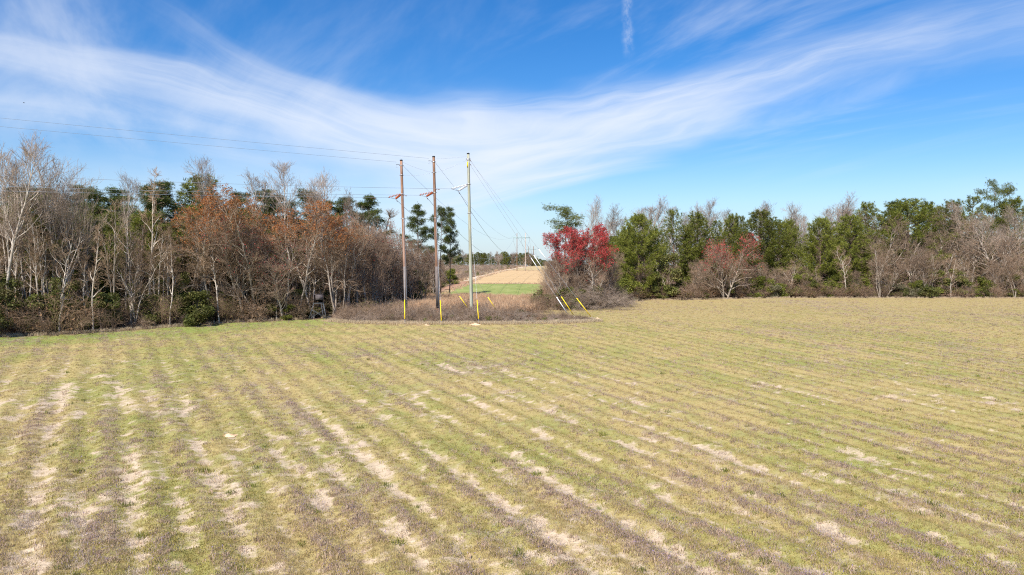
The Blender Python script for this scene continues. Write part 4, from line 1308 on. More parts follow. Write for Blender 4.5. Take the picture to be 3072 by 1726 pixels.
# ------------------------------------------------------------------ stuff by instancing
def scatter_stuff(name, pts, protos, label, smin=0.8, smax=1.2, zs=None, seed=0, idx=None, scale=None):
    """points carry rotation, scale and a prototype number; geometry nodes set the clumps on them"""
    r_ = np.random.default_rng(seed)
    n = len(pts)
    me_ = bpy.data.meshes.new(name)
    me_.vertices.add(n)
    me_.vertices.foreach_set('co', np.asarray(pts, np.float32).ravel())
    def at(k, ty, v):
        a = me_.attributes.new(k, ty, 'POINT')
        a.data.foreach_set('vector' if ty == 'FLOAT_VECTOR' else 'value', np.asarray(v).ravel())
    rot = np.stack([r_.normal(0, 0.06, n), r_.normal(0, 0.06, n), r_.uniform(0, 2 * PI, n)], -1).astype(np.float32)
    s = r_.uniform(smin, smax, n) if scale is None else scale
    sc_ = np.stack([s, s, s * (1 if zs is None else zs)], -1).astype(np.float32)
    at('rot', 'FLOAT_VECTOR', rot); at('scl', 'FLOAT_VECTOR', sc_)
    at('idx', 'INT', (r_.integers(0, len(protos), n) if idx is None else idx).astype(np.int32))
    o = obj(name, me_)
    cl = bpy.data.collections.new(name + '_kinds')
    for k, pm in enumerate(protos):
        po = bpy.data.objects.new(f'{name}_kind_{k:02d}', pm)
        cl.objects.link(po)
    ng = bpy.data.node_groups.new(name + '_nodes', 'GeometryNodeTree')
    ng.interface.new_socket('Geometry', in_out='INPUT', socket_type='NodeSocketGeometry')
    ng.interface.new_socket('Geometry', in_out='OUTPUT', socket_type='NodeSocketGeometry')
    gi = ng.nodes.new('NodeGroupInput'); go = ng.nodes.new('NodeGroupOutput')
    ci = ng.nodes.new('GeometryNodeCollectionInfo')
    ci.inputs['Collection'].default_value = cl
    ci.inputs['Separate Children'].default_value = True
    ci.inputs['Reset Children'].default_value = True
    ip = ng.nodes.new('GeometryNodeInstanceOnPoints')
    ip.inputs['Pick Instance'].default_value = True
    def na(k, ty):
        q = ng.nodes.new('GeometryNodeInputNamedAttribute'); q.data_type = ty; q.inputs[0].default_value = k
        return q.outputs[0]
    ng.links.new(gi.outputs[0], ip.inputs['Points'])
    ng.links.new(ci.outputs[0], ip.inputs['Instance'])
    ng.links.new(na('idx', 'INT'), ip.inputs['Instance Index'])
    ng.links.new(na('rot', 'FLOAT_VECTOR'), ip.inputs['Rotation'])
    ng.links.new(na('scl', 'FLOAT_VECTOR'), ip.inputs['Scale'])
    ng.links.new(ip.outputs[0], go.inputs[0])
    md = o.modifiers.new('scatter', 'NODES'); md.node_group = ng
    return tag(o, label, None, None, 'stuff')


def clump_mesh(name, mat, seed, **kw):
    V_, F_, v_ = grass_clump(seed, **kw)
    return make_mesh(name, V_, F_, False, dict(vary=v_), [mat])


def pts_in(poly_, n, seed, cond=None, bounds=None):
    r_ = np.random.default_rng(seed)
    if bounds is None:
        xs_ = [p[0] for p in poly_]; ys_ = [p[1] for p in poly_]
        bounds = (min(xs_), max(xs_), min(ys_), max(ys_))
    out = []
    got = 0
    while got < n:
        x = r_.uniform(bounds[0], bounds[1], n * 4); y_ = r_.uniform(bounds[2], bounds[3], n * 4)
        k = inside(poly_, x, y_)
        if cond is not None: k &= cond(x, y_)
        k &= ~((np.abs(x + 28.3) < 2.4) & (y_ < 102.0) & (y_ > 93))
        out.append(np.stack([x[k], y_[k]], -1)); got += int(k.sum())
    p = np.concatenate(out)[:n]
    return np.column_stack([p, ground(p[:, 0], p[:, 1])])


# brambles round the poles
bdead = leaf_mesh('withered_briar', leafy_tree(527, H=1.0, W=1.7, lumps=7, leaves=520, size=0.055)[1], M['brown_leaf'])
br = []
for k in range(4):
    C, _ = twig_shrub(500 + k, H=1.7, W=2.6, stems=34, sub=7, arch=2.0, tw=2, rad=0.012)
    br.append(C.mesh('bramble_clump', M['twig_mauve' if k % 2 else 'twig_grey'], False))
gl = []
for k in range(2):
    T, L_ = leafy_tree(520 + k, H=0.9, W=1.6, lumps=6, leaves=420, size=0.06)
    gl.append(leaf_mesh('briar_leaves', L_, M['green_leaf']))
B1 = [(-27, 99), (-21, 94), (-12, 91.8), (0, 91.6), (8, 93.6), (11.8, 96), (9.5, 99.5), (2, 103.5), (-24, 104), (-28, 103)]
p = pts_in(B1, 950, 51, lambda x, y_: fbm(x / 2.2 + 7, y_ / 1.6, 3) + 0.25 * (x < -14) > 0.40)
scatter_stuff('brambles', p, br * 2 + [PROTO['shrub2'][1][0][1]] + gl + [bdead], 'tangled grey brown brambles round the feet of the poles', 0.6, 1.2, seed=51,
              scale=np.random.default_rng(1).uniform(0.4, 1.05, 950) * np.where(p[:, 0] > 3, 0.72, 1.0) * (0.25 + 1.3 * fbm(p[:, 0] / 2.5, p[:, 1] / 2.5)))
# straw fringe in front of the brambles and along the woods
stc = [clump_mesh('straw_clump', M['straw'], 600 + k, n=26, H=0.5, W=0.5, wid=0.016, lean=0.7) for k in range(3)]
f0 = pts_in(BRUSH, 900, 63, lambda x, y_: (edge_dist(BRUSH, x, y_) < 1.4) & (y_ < 97)); f0[:, 1] -= 0.9
f1 = np.concatenate([f0, pts_in(BRUSH, 800, 52, lambda x, y_: (edge_dist(BRUSH, x, y_) < 1.6) & (y_ < 100)), pts_in(BRUSH, 900, 62, lambda x, y_: (y_ < 108) & (fbm(x / 3, y_ / 2) > 0.48))])
LR = lambda x, y_: (np.abs(x) < 0.82 * y_ + 3)
f2 = pts_in(R_POLY, 1500, 53, lambda x, y_: (edge_dist(R_POLY, x, y_) < 1.5) & (y_ < 160) & LR(x, y_))
f3 = pts_in(L_POLY, 500, 54, lambda x, y_: (edge_dist(L_POLY, x, y_) < 1.2) & (y_ < 108) & LR(x, y_))
f2[:, 1] -= 1.0
scatter_stuff('straw_fringe', np.concatenate([f1, f2, f3]), stc, 'bleached dead grass fringe along brambles and woods', 0.6, 1.3, seed=52)
# broomsedge behind the poles
bs = [clump_mesh('broomsedge_clump', M['broom'], 620 + k, n=46, H=1.7, W=0.8, wid=0.02, lean=0.38) for k in range(4)]
B2 = [(-27, 104), (-12, 105.5), (0, 106.5), (4, 112), (6, 121), (5, 150), (7, 158), (-19, 158), (-21.5, 150), (-24, 124)]
p = pts_in(B2, 4200, 55)
scatter_stuff('broomsedge', p, bs, 'tall rusty tan broomsedge grass behind the poles', seed=55,
              scale=np.random.default_rng(2).uniform(0.65, 1.15, 4200) * (0.55 + 0.8 * fbm(p[:, 0] / 5, p[:, 1] / 5)))
# scrub in the fallow field left of the track
FAL = [(-24, 236), (-17.5, 246), (-13, 300), (-6, 372), (2, 420), (10, 470), (0, 476), (-70, 476), (-55, 262), (-24, 250)]
bs2 = [clump_mesh('fallow_grass_clump', M['straw' if k % 2 else 'broom'], 640 + k, n=26, H=1.0, W=1.2, wid=0.05, lean=0.6) for k in range(4)]
scatter_stuff('fallow_grass', pts_in(FAL, 5200, 56), bs2 + [br[0], br[1]], 'rough tan grass and scrub of the fallow field beyond the left wood', 0.6, 1.2, seed=56)
q = pts_in(FAL, 60, 57)
scatter_stuff('pine_seedlings', q, [leaf_mesh('seedling', young_pine(660, H=1.6, dens=0.8, bl=8, L=0.25)[1], M['pine_needles'])], 'small green pine seedlings dotted over the fallow field', 0.5, 1.1, seed=57)
# undergrowth on the wood floors
und = [PROTO[k][1][0][1] for k in ('shrub0', 'shrub2', 'shrub1')]
u1 = pts_in(L_POLY, 560, 58, lambda x, y_: LR(x, y_) & (edge_dist(L_POLY, x, y_) > 0.6) & (edge_dist(L_POLY, x, y_) < 26) & (y_ < 180))
u2 = pts_in(R_POLY, 620, 59, lambda x, y_: LR(x, y_) & (edge_dist(R_POLY, x, y_) > 0.6) & (edge_dist(R_POLY, x, y_) < 24) & (y_ < 200))
scatter_stuff('undergrowth', np.concatenate([u1, u2]), und, 'brown leafless undergrowth filling the floor of both woods', 0.3, 1.15, seed=58)
gl3 = [leaf_mesh('privet_leaves', leafy_tree(530 + k, H=2.2, W=2.6, lumps=8, leaves=900, size=0.075)[1], M['green_leaf']) for k in range(3)] + \
      [leaf_mesh('dead_leaves', leafy_tree(540 + k, H=2.4, W=2.4, lumps=9, leaves=500, size=0.06)[1], M['brown_leaf']) for k in range(1)]
u3 = pts_in(L_POLY, 400, 60, lambda x, y_: LR(x, y_) & (edge_dist(L_POLY, x, y_) < 16) & (edge_dist(L_POLY, x, y_) > 2.5) & (y_ < 150))
u4 = pts_in(R_POLY, 200, 61, lambda x, y_: LR(x, y_) & (edge_dist(R_POLY, x, y_) < 12) & (y_ < 180))
scatter_stuff('low_foliage', np.concatenate([u3, u4]), gl3, 'low green and withered foliage under the trees of both woods', 0.6, 1.7, seed=60)

# field weeds: real plants where the field is near
wg = [clump_mesh('green_weed', M['weed_green'], 700 + k, n=16, H=0.085, W=0.26, wid=0.010, lean=1.0) for k in range(3)]
wt = [clump_mesh('dry_weed', M['weed_tan'], 710 + k, n=12, H=0.11, W=0.22, wid=0.006, lean=0.9) for k in range(2)]
wp_ = []
for k in range(3):
    V1, F1, v1 = grass_clump(720 + k, n=20, H=0.13, W=0.28, wid=0.009, lean=0.8)
    r_ = np.random.default_rng(730 + k)
    fc = np.column_stack([r_.normal(0, 0.075, 5), r_.normal(0, 0.075, 5), r_.uniform(0.08, 0.14, 5)])
    V2, F2, v2 = leaf_quads(r_, fc, 0.008)
    me_ = make_mesh('purple_weed', np.concatenate([V1, V2]), [F1[0], F1[1], F2 + len(V1)], False, dict(vary=np.concatenate([v1, v2])), [M['weed_purple'], M['weed_flower']])
    mi = np.zeros(len(me_.polygons), dtype=np.int32); mi[len(F1[0]) + len(F1[1]):] = 1
    me_.polygons.foreach_set('material_index', mi)
    wp_.append(me_)
r_ = np.random.default_rng(99)
NP = 330000
# distance distribution ~ constant per picture row
yy = 15.5 * (150 / 15.5) ** (r_.random(NP) ** 1.05)
xx = r_.uniform(-1, 1, NP) * (0.80 * yy + 2)
sd_, pu_, tn_ = field_fns(xx, yy)
bad = inside(L_POLY, xx, yy) | inside(BRUSH, xx, yy) | inside(R_POLY, xx, yy)
jit = r_.normal(0, 0.38, NP)
isp = pu_ + jit > 0.60
pr = np.clip(1.0 - sstep(sd_ + jit * 0.4, 0.24, 0.56), 0.13, 1)
keep = (~bad) & (r_.random(NP) < pr * np.where(isp, 0.95, 0.8))
xx, yy, isp, tn_, sd_ = xx[keep], yy[keep], isp[keep], tn_[keep], sd_[keep]
zz_ = ground(xx, yy) + (0.05 * (fbm(xx / 0.5, yy / 0.5, 3) - 0.5) + 0.07 * np.cos(2 * PI * rowcoords(xx, yy)[0] / 1.55)) * (1 - sstep(yy, 60, 130)) * 0.8
n = len(xx)
kind = np.where(isp, 5 + r_.integers(0, 3, n), np.where(tn_ + r_.normal(0, 0.25, n) > 0.42, r_.integers(0, 3, n), 3 + r_.integers(0, 2, n)))
scl = np.clip(np.exp(r_.normal(-0.1, 0.35, n)), 0.4, 2.2) * (1 + np.clip((yy - 40) / 60, 0, 1) * 0.5)
scatter_stuff('field_weeds', np.column_stack([xx, yy, zz_]), wg + wt + wp_, 'low green, dry and purple flowering weeds covering the field', seed=99, idx=kind, scale=scl)
# mats of dead grey stems lying between the rows
M['weed_grey'] = leaf_mat('dead_grey_stems', (0.34, 0.27, 0.22), (0.60, 0.50, 0.43), None, 0.85, 0.3, 0.15)
gm = [clump_mesh('grey_mat', M['weed_grey'], 780 + k, n=60, H=0.10, W=0.75, wid=0.006, lean=1.6) for k in range(3)]
r_ = np.random.default_rng(97)
gy = 15.5 * (85 / 15.5) ** (r_.random(9000)); gx2 = r_.uniform(-0.8, 0.8, 9000) * gy
gsand, gpur, _t = field_fns(gx2, gy)
gk = (gpur > 0.30) & (fbm(gx2 / 2.2 + 5, gy / 2.2 + 9, 3) > 0.56) & ~(inside(L_POLY, gx2, gy) | inside(BRUSH, gx2, gy))
scatter_stuff('dead_stem_mats', np.column_stack([gx2, gy, ground(gx2, gy)])[gk], gm, 'flat grey mats of dead weed stems among the purple rows', 0.7, 1.6, seed=97)
# brighter, taller grass tufts dotted over the field
gt = [clump_mesh('grass_tuft', M['lime_leaf'], 760 + k, n=34, H=0.2, W=0.4, wid=0.012, lean=0.9) for k in range(2)]
r_ = np.random.default_rng(98)
ty_ = 16 * (60 / 16) ** r_.random(170); tx_ = r_.uniform(-0.78, 0.78, 170) * ty_
scatter_stuff('grass_tufts', np.column_stack([tx_, ty_, ground(tx_, ty_)]), gt, 'bright green grass tufts dotted over the near field', 0.6, 1.3, seed=98)


random.seed(640)
for k, (px, Y, h, key) in enumerate([(1035, 100, 2.4, 'shrub1'), (1068, 98, 1.9, 'shrub0'), (1102, 101, 2.6, 'shrub3'), (1140, 99, 2.0, 'shrub1'), (1180, 102, 2.3, 'shrub3'), (1262, 101, 1.9, 'shrub1'), (1345, 103, 1.8, 'shrub0'),
                                     (1530, 97, 1.7, 'shrub0'), (1580, 103, 2.0, 'shrub2'), (1625, 112, 2.8, 'shrub1'), (1600, 118, 2.6, 'shrub3'), (1650, 119, 3.0, 'shrub2'), (1380, 108, 2.2, 'shrub2')]):
    place('brown_shrub', key, px, Y, H=h, wide=1.1, label='brown leafless bush rising from the brush at the feet of the poles', cat='shrub', group='bushes in the brush at the poles')
# ragged grass along the margins of the far crop patches
mg = []
for a_, b_ in (((-14, 221), (10.5, 223)), ((-19, 161), (-14, 220)), ((-14, 226), (-13.5, 262)), ((-13, 262), (-7.5, 332)), ((-7, 335), (-2, 374)), ((-2, 373), (20, 373)), ((7, 160), (12, 222))):
    n_ = int(math.dist(a_, b_) * 2.2)
    for q_ in range(n_):
        t_ = random.random()
        mg.append((a_[0] + (b_[0] - a_[0]) * t_ + random.gauss(0, 0.7), a_[1] + (b_[1] - a_[1]) * t_ + random.gauss(0, 1.6)))
mg = np.array(mg)
scatter_stuff('margin_grass', np.column_stack([mg, ground(mg[:, 0], mg[:, 1])]), [clump_mesh('margin_clump', M['straw' if k % 2 else 'broom'], 790 + k, n=24, H=0.6, W=1.4, wid=0.05, lean=0.8) for k in range(3)],
              'ragged dry grass along the margins of the far crop patches', 0.4, 1.1, seed=96)

# ------------------------------------------------------------------ poles and hardware
def cyl(name, a, b_, ra, rb, mat, parent=None, sides=16, rings=2):
    a = np.array(a, float); b_ = np.array(b_, float)
    T = Tubes()
    ts = np.linspace(0, 1, rings)
    T.add(np.array([a + (b_ - a) * t for t in ts]), [ra + (rb - ra) * t for t in ts], sides)
    V_, P_ = T.arrays(cap=True)
    me_ = make_mesh(name, V_, P_, False, None, [mat])
    q = np.array([len(p_.vertices) == 4 for p_ in me_.polygons])
    me_.polygons.foreach_set('use_smooth', q)
    return obj(name, me_, parent)


def box_mesh(name, size, mat, bev=0.0):
    sx, sy, sz = [s / 2 for s in size]
    V_ = [(x, y_, z) for x in (-sx, sx) for y_ in (-sy, sy) for z in (-sz, sz)]
    F_ = [(0, 1, 3, 2), (4, 6, 7, 5), (0, 4, 5, 1), (2, 3, 7, 6), (0, 2, 6, 4), (1, 5, 7, 3)]
    return make_mesh(name, V_, [np.array(F_)], False, None, [mat])


def bar(name, a, b_, wd_, ht, mat, parent=None):
    a = Vector(a); b_ = Vector(b_)
    d = b_ - a
    me_ = box_mesh(name, (d.length, wd_, ht), mat)
    o = obj(name, me_, parent)
    o.location = (a + b_) / 2
    o.rotation_euler = d.to_track_quat('X', 'Z').to_euler()
    return o


def sag(a, b_, s, n=28):
    a = np.array(a); b_ = np.array(b_)
    t = np.linspace(0, 1, n)
    p = a + (b_ - a) * t[:, None]
    p[:, 2] -= 4 * s * t * (1 - t)
    return p


def wire_obj(name, pts, rad, mat, parent=None):
    T = Tubes(); T.add(np.asarray(pts), [rad] * len(pts), 5)
    return obj(name, T.mesh(name, mat, True), parent)


POLES = [
    dict(top=(1203.7, 483), base=(1218.8, 955), mat='pole_brown', ins='ceramic_brown', lab='leftmost brown wooden power pole with orange insulators'),
    dict(top=(1301.0, 472), base=(1314.5, 955), mat='pole_brown', ins='ceramic_brown', lab='middle brown wooden power pole with orange insulators'),
    dict(top=(1404.6, 463), base=(1415.2, 956), mat='pole_green', ins='ceramic_white', lab='rightmost grey green wooden power pole with white insulators and yellow tag'),
]
PY = [100.0, 100.0, 100.0]
YOKE = [((1164, 593), (1186, 597), (1203, 583)), ((1256, 586), (1278, 590), (1300, 577)), ((1353, 567), (1375, 573), (1404, 555))]
BR1 = [(526,), (518,), (480,)]


def disc_mesh(mat):
    prof = [(0.0, -0.04), (0.04, -0.04), (0.045, -0.015), (0.165, -0.02), (0.17, -0.005), (0.10, 0.015), (0.045, 0.03), (0.03, 0.05), (0.0, 0.05)]
    S = 14
    V_ = []; Q_ = []
    for z in prof:
        for k in range(S):
            a = 2 * PI * k / S
            V_.append((z[1], z[0] * math.cos(a), z[0] * math.sin(a)))
    for i_ in range(len(prof) - 1):
        for k in range(S):
            Q_.append((i_ * S + k, i_ * S + (k + 1) % S, (i_ + 1) * S + (k + 1) % S, (i_ + 1) * S + k))
    return make_mesh('insulator_disc', V_, [np.array(Q_)], True, None, [mat])


POLE_PT = []
for i_, pd in enumerate(POLES):
    Yp = PY[i_]
    tp_ = P(*pd['top'], Yp); bs_ = P(*pd['base'], Yp)
    bz = gz(bs_.x, Yp)
    o = empty('power_pole', (bs_.x, Yp, bz), 0, pd['lab'], 'pole', 'three poles of the corner structure')
    loc = Vector((bs_.x, Yp, bz))
    L = lambda v: v - loc
    topv = L(tp_); bot = (L(bs_) - topv)
    bot = topv + bot * ((topv.z + 0.8) / -bot.z)
    rt, rb_ = 0.185, 0.26
    cyl('shaft', bot, topv, rb_, rt, M[pd['mat']], o, 20, 14)
    cyl('cap', topv + Vector((0, 0, 0.002)), topv + Vector((0, 0, 0.15)), rt + 0.03, rt + 0.02, M['black'], o, 20)
    cyl('lightning_pin', topv + Vector((0.05, 0, 0.15)), topv + Vector((0.05, 0, 0.55)), 0.012, 0.006, M['steel'], o, 6)

    def at_row(py_, off=(0, 0, 0), pt=topv, bt=bot, lc=loc, Y_=Yp):
        z = P(1400, py_, Y_).z - lc.z
        t = (z - bt.z) / (pt.z - bt.z)
        return bt + (pt - bt) * t + Vector(off)

    POLE_PT.append((loc, at_row))
    axis = (topv - bot).normalized()
    bands = [pd['top'][1] + 14, (526, 518, 480)[i_], (583, 578, 553)[i_], (656, 655, 640)[i_]]
    for bpy_ in bands:
        c_ = at_row(bpy_)
        cyl('steel_band', c_ - axis * 0.045, c_ + axis * 0.045, 0.245, 0.245, M['steel'], o, 20)
        bo = cyl('bolt', c_ + Vector((-0.34, 0, 0)), c_ + Vector((0.34, 0, 0)), 0.03, 0.03, M['rust_steel'], o, 8)
    # double insulator strings pulling towards the inside of the corner
    (ax, ay), (bx_, by_), (cx_, cy_) = YOKE[i_]
    near = L(P(ax, ay, Yp - 0.9)); farp = L(P(bx_, by_, Yp + 0.9))
    hub = at_row(cy_)
    dm = disc_mesh(M[pd['ins']])
    for e_, dy_ in ((near, -0.25), (farp, 0.25)):
        st = hub + Vector((-0.22, dy_, 0))
        s = obj('insulator_string', None or Tubes_mesh(st, e_) if False else make_mesh('core_rod', *(lambda T: T.arrays(True))((lambda T: (T.add(np.array([st, (st + e_) / 2, e_]), [0.028] * 3, 6), T)[1])(Tubes())), True, None, [M['rust_steel']]), o)
        d = e_ - st
        nd = 10 if i_ == 2 else 8
        q_ = d.to_track_quat('X', 'Z').to_euler()
        for k in range(nd):
            dd = obj('disc', dm, s)
            dd.location = st + d * (0.10 + 0.78 * k / (nd - 1))
            dd.rotation_euler = q_
    bar('yoke_bar', near, farp, 0.06, 0.03, M['rust_steel'], o)
    pd['near'] = loc + near; pd['far'] = loc + farp
    if i_ < 2:
        a_ = at_row(pd['top'][1] + 12)
        bar('top_bracket', a_ + Vector((-0.2, 0, 0)), a_ + Vector((-0.75, -0.1, 0.06)), 0.05, 0.05, M['black'], o)
        cv = [a_ + Vector((-0.75 + 0.0 * t, -0.1, 0.03)) + Vector((0.18 * math.sin(t * PI) - 0.05, 0, -0.42 * t)) for t in np.linspace(0, 1, 7)]
        cv += [cv[-1] + Vector((0.1 * k, 0, -0.04 + 0.02 * k)) for k in range(1, 5)]
        wire_obj('jumper_loop', cv, 0.015, M['wire'], o)
    else:
        a_ = at_row(495, (-0.13, -0.21, 0))
        me_ = box_mesh('yellow_tag', (0.15, 0.02, 0.78), M['yellow'])
        t_ = obj('yellow_tag', me_, o); t_.location = a_
        for yy_ in (478, 490):
            c_ = at_row(yy_)
            bar('guy_bracket', c_ + Vector((0.1, -0.1, 0)), c_ + Vector((0.42, 0.05, -0.32)), 0.05, 0.06, M['rust_steel'], o)
    # metal wrap low on the brown poles
    if i_ < 2:
        cyl('metal_wrap', at_row(800), at_row(925), 0.25, 0.262, plain_mat('weathered_wrap', (0.15, 0.12, 0.105), 0.85, 0.0, 0.3, 0.3, 6, 0.2) if i_ == 0 else bpy.data.materials['weathered_wrap'], o, 20)
        wire_obj('ground_lead', [at_row(yq, (0.2, -0.24, 0)) for yq in (580, 680, 800, 940)], 0.018, M['wire'], o)


def pole_world(i_, py_, off=(0, 0, 0)):
    loc, f = POLE_PT[i_]
    return loc + f(py_, off)


# frame towers in the corridor
TOW = [(1551.0, 1576.4, 360, 700, 714, 1538, 1590.2, 'nearest wooden frame tower in the cleared corridor', ('pole_brown', 'far_pole_pale')),
       (1586.0, 1600.6, 626, 740, 748, 1578.5, 1608.5, 'second frame tower, just beyond the crest', ('pole_brown', 'pole_brown')),
       (1603.2, 1613.4, 888, 764, 770, 1597.5, 1618.0, 'third frame tower, small in the distance', ('pole_brown', 'pole_green')),
       (1613.0, 1620.2, 1150, 775, 780, 1609.5, 1623.5, 'farthest frame tower, barely visible', ('pole_brown', 'pole_brown'))]
ARM = []
for k, (xa, xb, Yt, tpy, cpy, ca_, cb_, lab, mt) in enumerate(TOW):
    xa_, xb_ = wx(xa, Yt), wx(xb, Yt)
    zg = min(gz(xa_, Yt), gz(xb_, Yt))
    zt = CAMH + (HOR - tpy) / F * Yt; zc = CAMH + (HOR - cpy) / F * Yt
    o = empty('frame_tower', ((xa_ + xb_) / 2, Yt, zg), 0, lab, 'tower', 'frame towers of the power line')
    ox = (xa_ + xb_) / 2
    th = 0.17 if k == 0 else 0.26
    cyl('pole', (xa_ - ox, 0, -0.6), (xa_ - ox, 0, zt - zg), th * 1.2, th * .9, M[mt[0]], o, 10, 6)
    cyl('pole', (xb_ - ox, 0, -0.6), (xb_ - ox, 0, zt - zg + 0.15), th * 1.2, th * .9, M[mt[1]], o, 10, 6)
    bar('crossarm', (wx(ca_, Yt) - ox, -0.25, zc - zg), (wx(cb_, Yt) - ox, -0.25, zc - zg), 0.18, 0.30 if k == 0 else 0.4, M['crossarm'], o)
    row = []
    for f_ in (0.03, 0.5, 0.97):
        x_ = wx(ca_ + (cb_ - ca_) * f_, Yt)
        T = Tubes(); n_ = 9
        pts_, rr = [], []
        for q in range(n_ * 2):
            pts_.append((x_ - ox, -0.25, zc - zg - 0.15 - q * 0.065)); rr.append(0.10 if q % 2 else 0.035)
        T.add(np.array(pts_), rr, 8)
        obj('insulator_string', T.mesh('insulator_string', M['steel'], True), o)
        row.append(Vector((x_, Yt - 0.25, zc - 1.3)))
    ARM.append((row, [Vector((xa_, Yt, zt)), Vector((xb_, Yt, zt))]))

# conductors and shield wires
GW = 'power line conductors'
left_end = [(1164, 593), (1256, 586), (1353, 567)]
dirL = Vector((-0.807, -0.59, 0)).normalized()
for i_ in range(3):
    a_ = POLES[i_]['near']
    e_ = a_ + dirL * 210 + Vector((0, 0, 1.0))
    lab = ['lowest conductor running left from the leftmost pole', 'middle conductor running left from the middle pole', 'upper conductor running left from the rightmost pole'][i_]
    pts_ = sag(a_, e_, 2.9, 40)
    w_ = wire_obj('power_cable', pts_, 0.018, M['wire']); tag(w_, lab, 'cable', GW)
    # damper hanging on the cable near the insulators
    dpt = Vector(pts_[0]) + (Vector(pts_[1]) - Vector(pts_[0])) * 0.42
    T = Tubes()
    for sgn in (-1, 1):
        c_ = dpt + dirL * 0.22 * sgn + Vector((0, 0, -0.10))
        T.add(np.array([c_ - dirL * 0.13, c_ + dirL * 0.13]), [0.045, 0.045], 8)
    T.add(np.array([dpt + dirL * -0.3 + Vector((0, 0, -0.10)), dpt + dirL * 0.3 + Vector((0, 0, -0.10))]), [0.012, 0.012], 6)
    V_, P_ = T.arrays(True)
    obj('vibration_damper', make_mesh('vibration_damper', V_, P_, False, None, [M['rust_steel']]), w_)
    a_ = POLES[i_]['far']
    pts_ = sag(a_, ARM[0][0][i_], (9.3, 9.3, 9.3)[i_], 48)
    w_ = wire_obj('power_cable', pts_, 0.028, M['wire'])
    tag(w_, ['conductor sagging from the leftmost pole to the nearest frame tower', 'conductor sagging from the middle pole to the nearest frame tower', 'conductor sagging from the rightmost pole to the nearest frame tower'][i_], 'cable', GW)
    g_ = Vector(pts_[1])
    d_ = (Vector(pts_[1]) - Vector(pts_[0])).normalized()
    c0 = Vector(pts_[0]) + d_ * 1.1
    T = Tubes(); T.add(np.array([c0 - d_ * 0.16 + Vector((0, 0, -.08)), c0 + d_ * 0.16 + Vector((0, 0, -.08))]), [0.06, 0.06], 8)
    V_, P_ = T.arrays(True)
    obj('vibration_damper', make_mesh('vibration_damper', V_, P_, False, None, [M['rust_steel']]), w_)
for t in range(3):
    for i_ in range(3):
        w_ = wire_obj('power_cable', sag(ARM[t][0][i_], ARM[t + 1][0][i_], 8.5, 30), 0.035, M['wire'])
        tag(w_, ['left', 'centre', 'right'][i_] + ' conductor hanging between ' + ['the nearest and second frame towers', 'the second and third frame towers', 'the third and farthest frame towers'][t], 'cable', GW)
# shield wires
for i_, py_, e_z, lab in ((0, 488, 2.0, 'thin top wire running left from the leftmost pole'), (1, 477, 1.6, 'thin top wire running left from the middle pole')):
    a_ = pole_world(i_, py_, (-0.7, -0.1, 0.05))
    w_ = wire_obj('shield_wire', sag(a_, a_ + dirL * 210 + Vector((0, 0, e_z)), 0.9, 40), 0.014, M['wire']); tag(w_, lab, 'wire', 'thin top wires')
for i_, py_, tgt, s_, lab in ((0, 497, 0, 6.5, 'thin top wire from the leftmost pole down to the nearest frame tower'), (1, 488, 1, 6.5, 'thin top wire from the middle pole down to the nearest frame tower')):
    w_ = wire_obj('shield_wire', sag(pole_world(i_, py_, (0.22, 0.1, 0)), ARM[0][1][tgt], s_, 40), 0.017, M['wire']); tag(w_, lab, 'wire', 'thin top wires')
# span guys between the poles
for (ia, ya, ib, yb, s_, lab) in [(0, 487, 1, 518, 0.15, 'bracing wire from the top of the leftmost pole down to the middle pole'), (0, 526, 1, 518, 0.2, 'lower bracing wire between the two brown poles'),
                                   (1, 518, 2, 480, 0.15, 'bracing wire from the middle pole up to the rightmost pole'), (1, 477, 2, 470, 0.05, 'top bracing wire between the middle and rightmost poles')]:
    w_ = wire_obj('bracing_wire', sag(pole_world(ia, ya, (0.22, 0, 0)), pole_world(ib, yb, (-0.22, 0, 0)), s_, 14), 0.017, M['wire'])
    tag(w_, lab, 'wire', 'bracing wires between the poles')


# guy wires with plastic guards
def guy(name, lab, start, foot_px, Yf, g0, g1, gmat='yellow', rod=None):
    """start: point on a pole; the foot lies on the ground; g0..g1: rows of the guard"""
    fx = wx(foot_px, Yf)
    foot = Vector((fx, Yf, gz(fx, Yf)))
    o = empty('guy_wire', foot, 0, lab, 'guy wire', 'guy wires of the corner structure')
    s = start - foot

    def by_row(py_):
        # point of the wire whose height shows at that photograph row
        best, bt = 1e9, 0
        for t in np.linspace(0, 1, 400):
            p = foot + s * t
            row_ = HOR - (p.z - CAMH) / p.y * F
            if abs(row_ - py_) < best: best, bt = abs(row_ - py_), t
        return s * bt
    wire_obj('wire', [s * t for t in (0.02, 0.5, 1.0)], 0.016, M['steel'], o)
    cyl('anchor_rod', -s * 0.01, by_row(g1), 0.022, 0.022, M['steel'], o, 8)
    cyl('guard', by_row(g1), by_row(g0), 0.062, 0.062, M[gmat], o, 10)
    if rod:
        cyl('strain_rod', by_row(rod[1]), by_row(rod[0]), 0.052, 0.052, M['white_rod'], o, 10)
        p = by_row(rod[0])
        cyl('clevis', p, p + s.normalized() * 0.35, 0.05, 0.03, M['wire'], o, 8)
    return foot


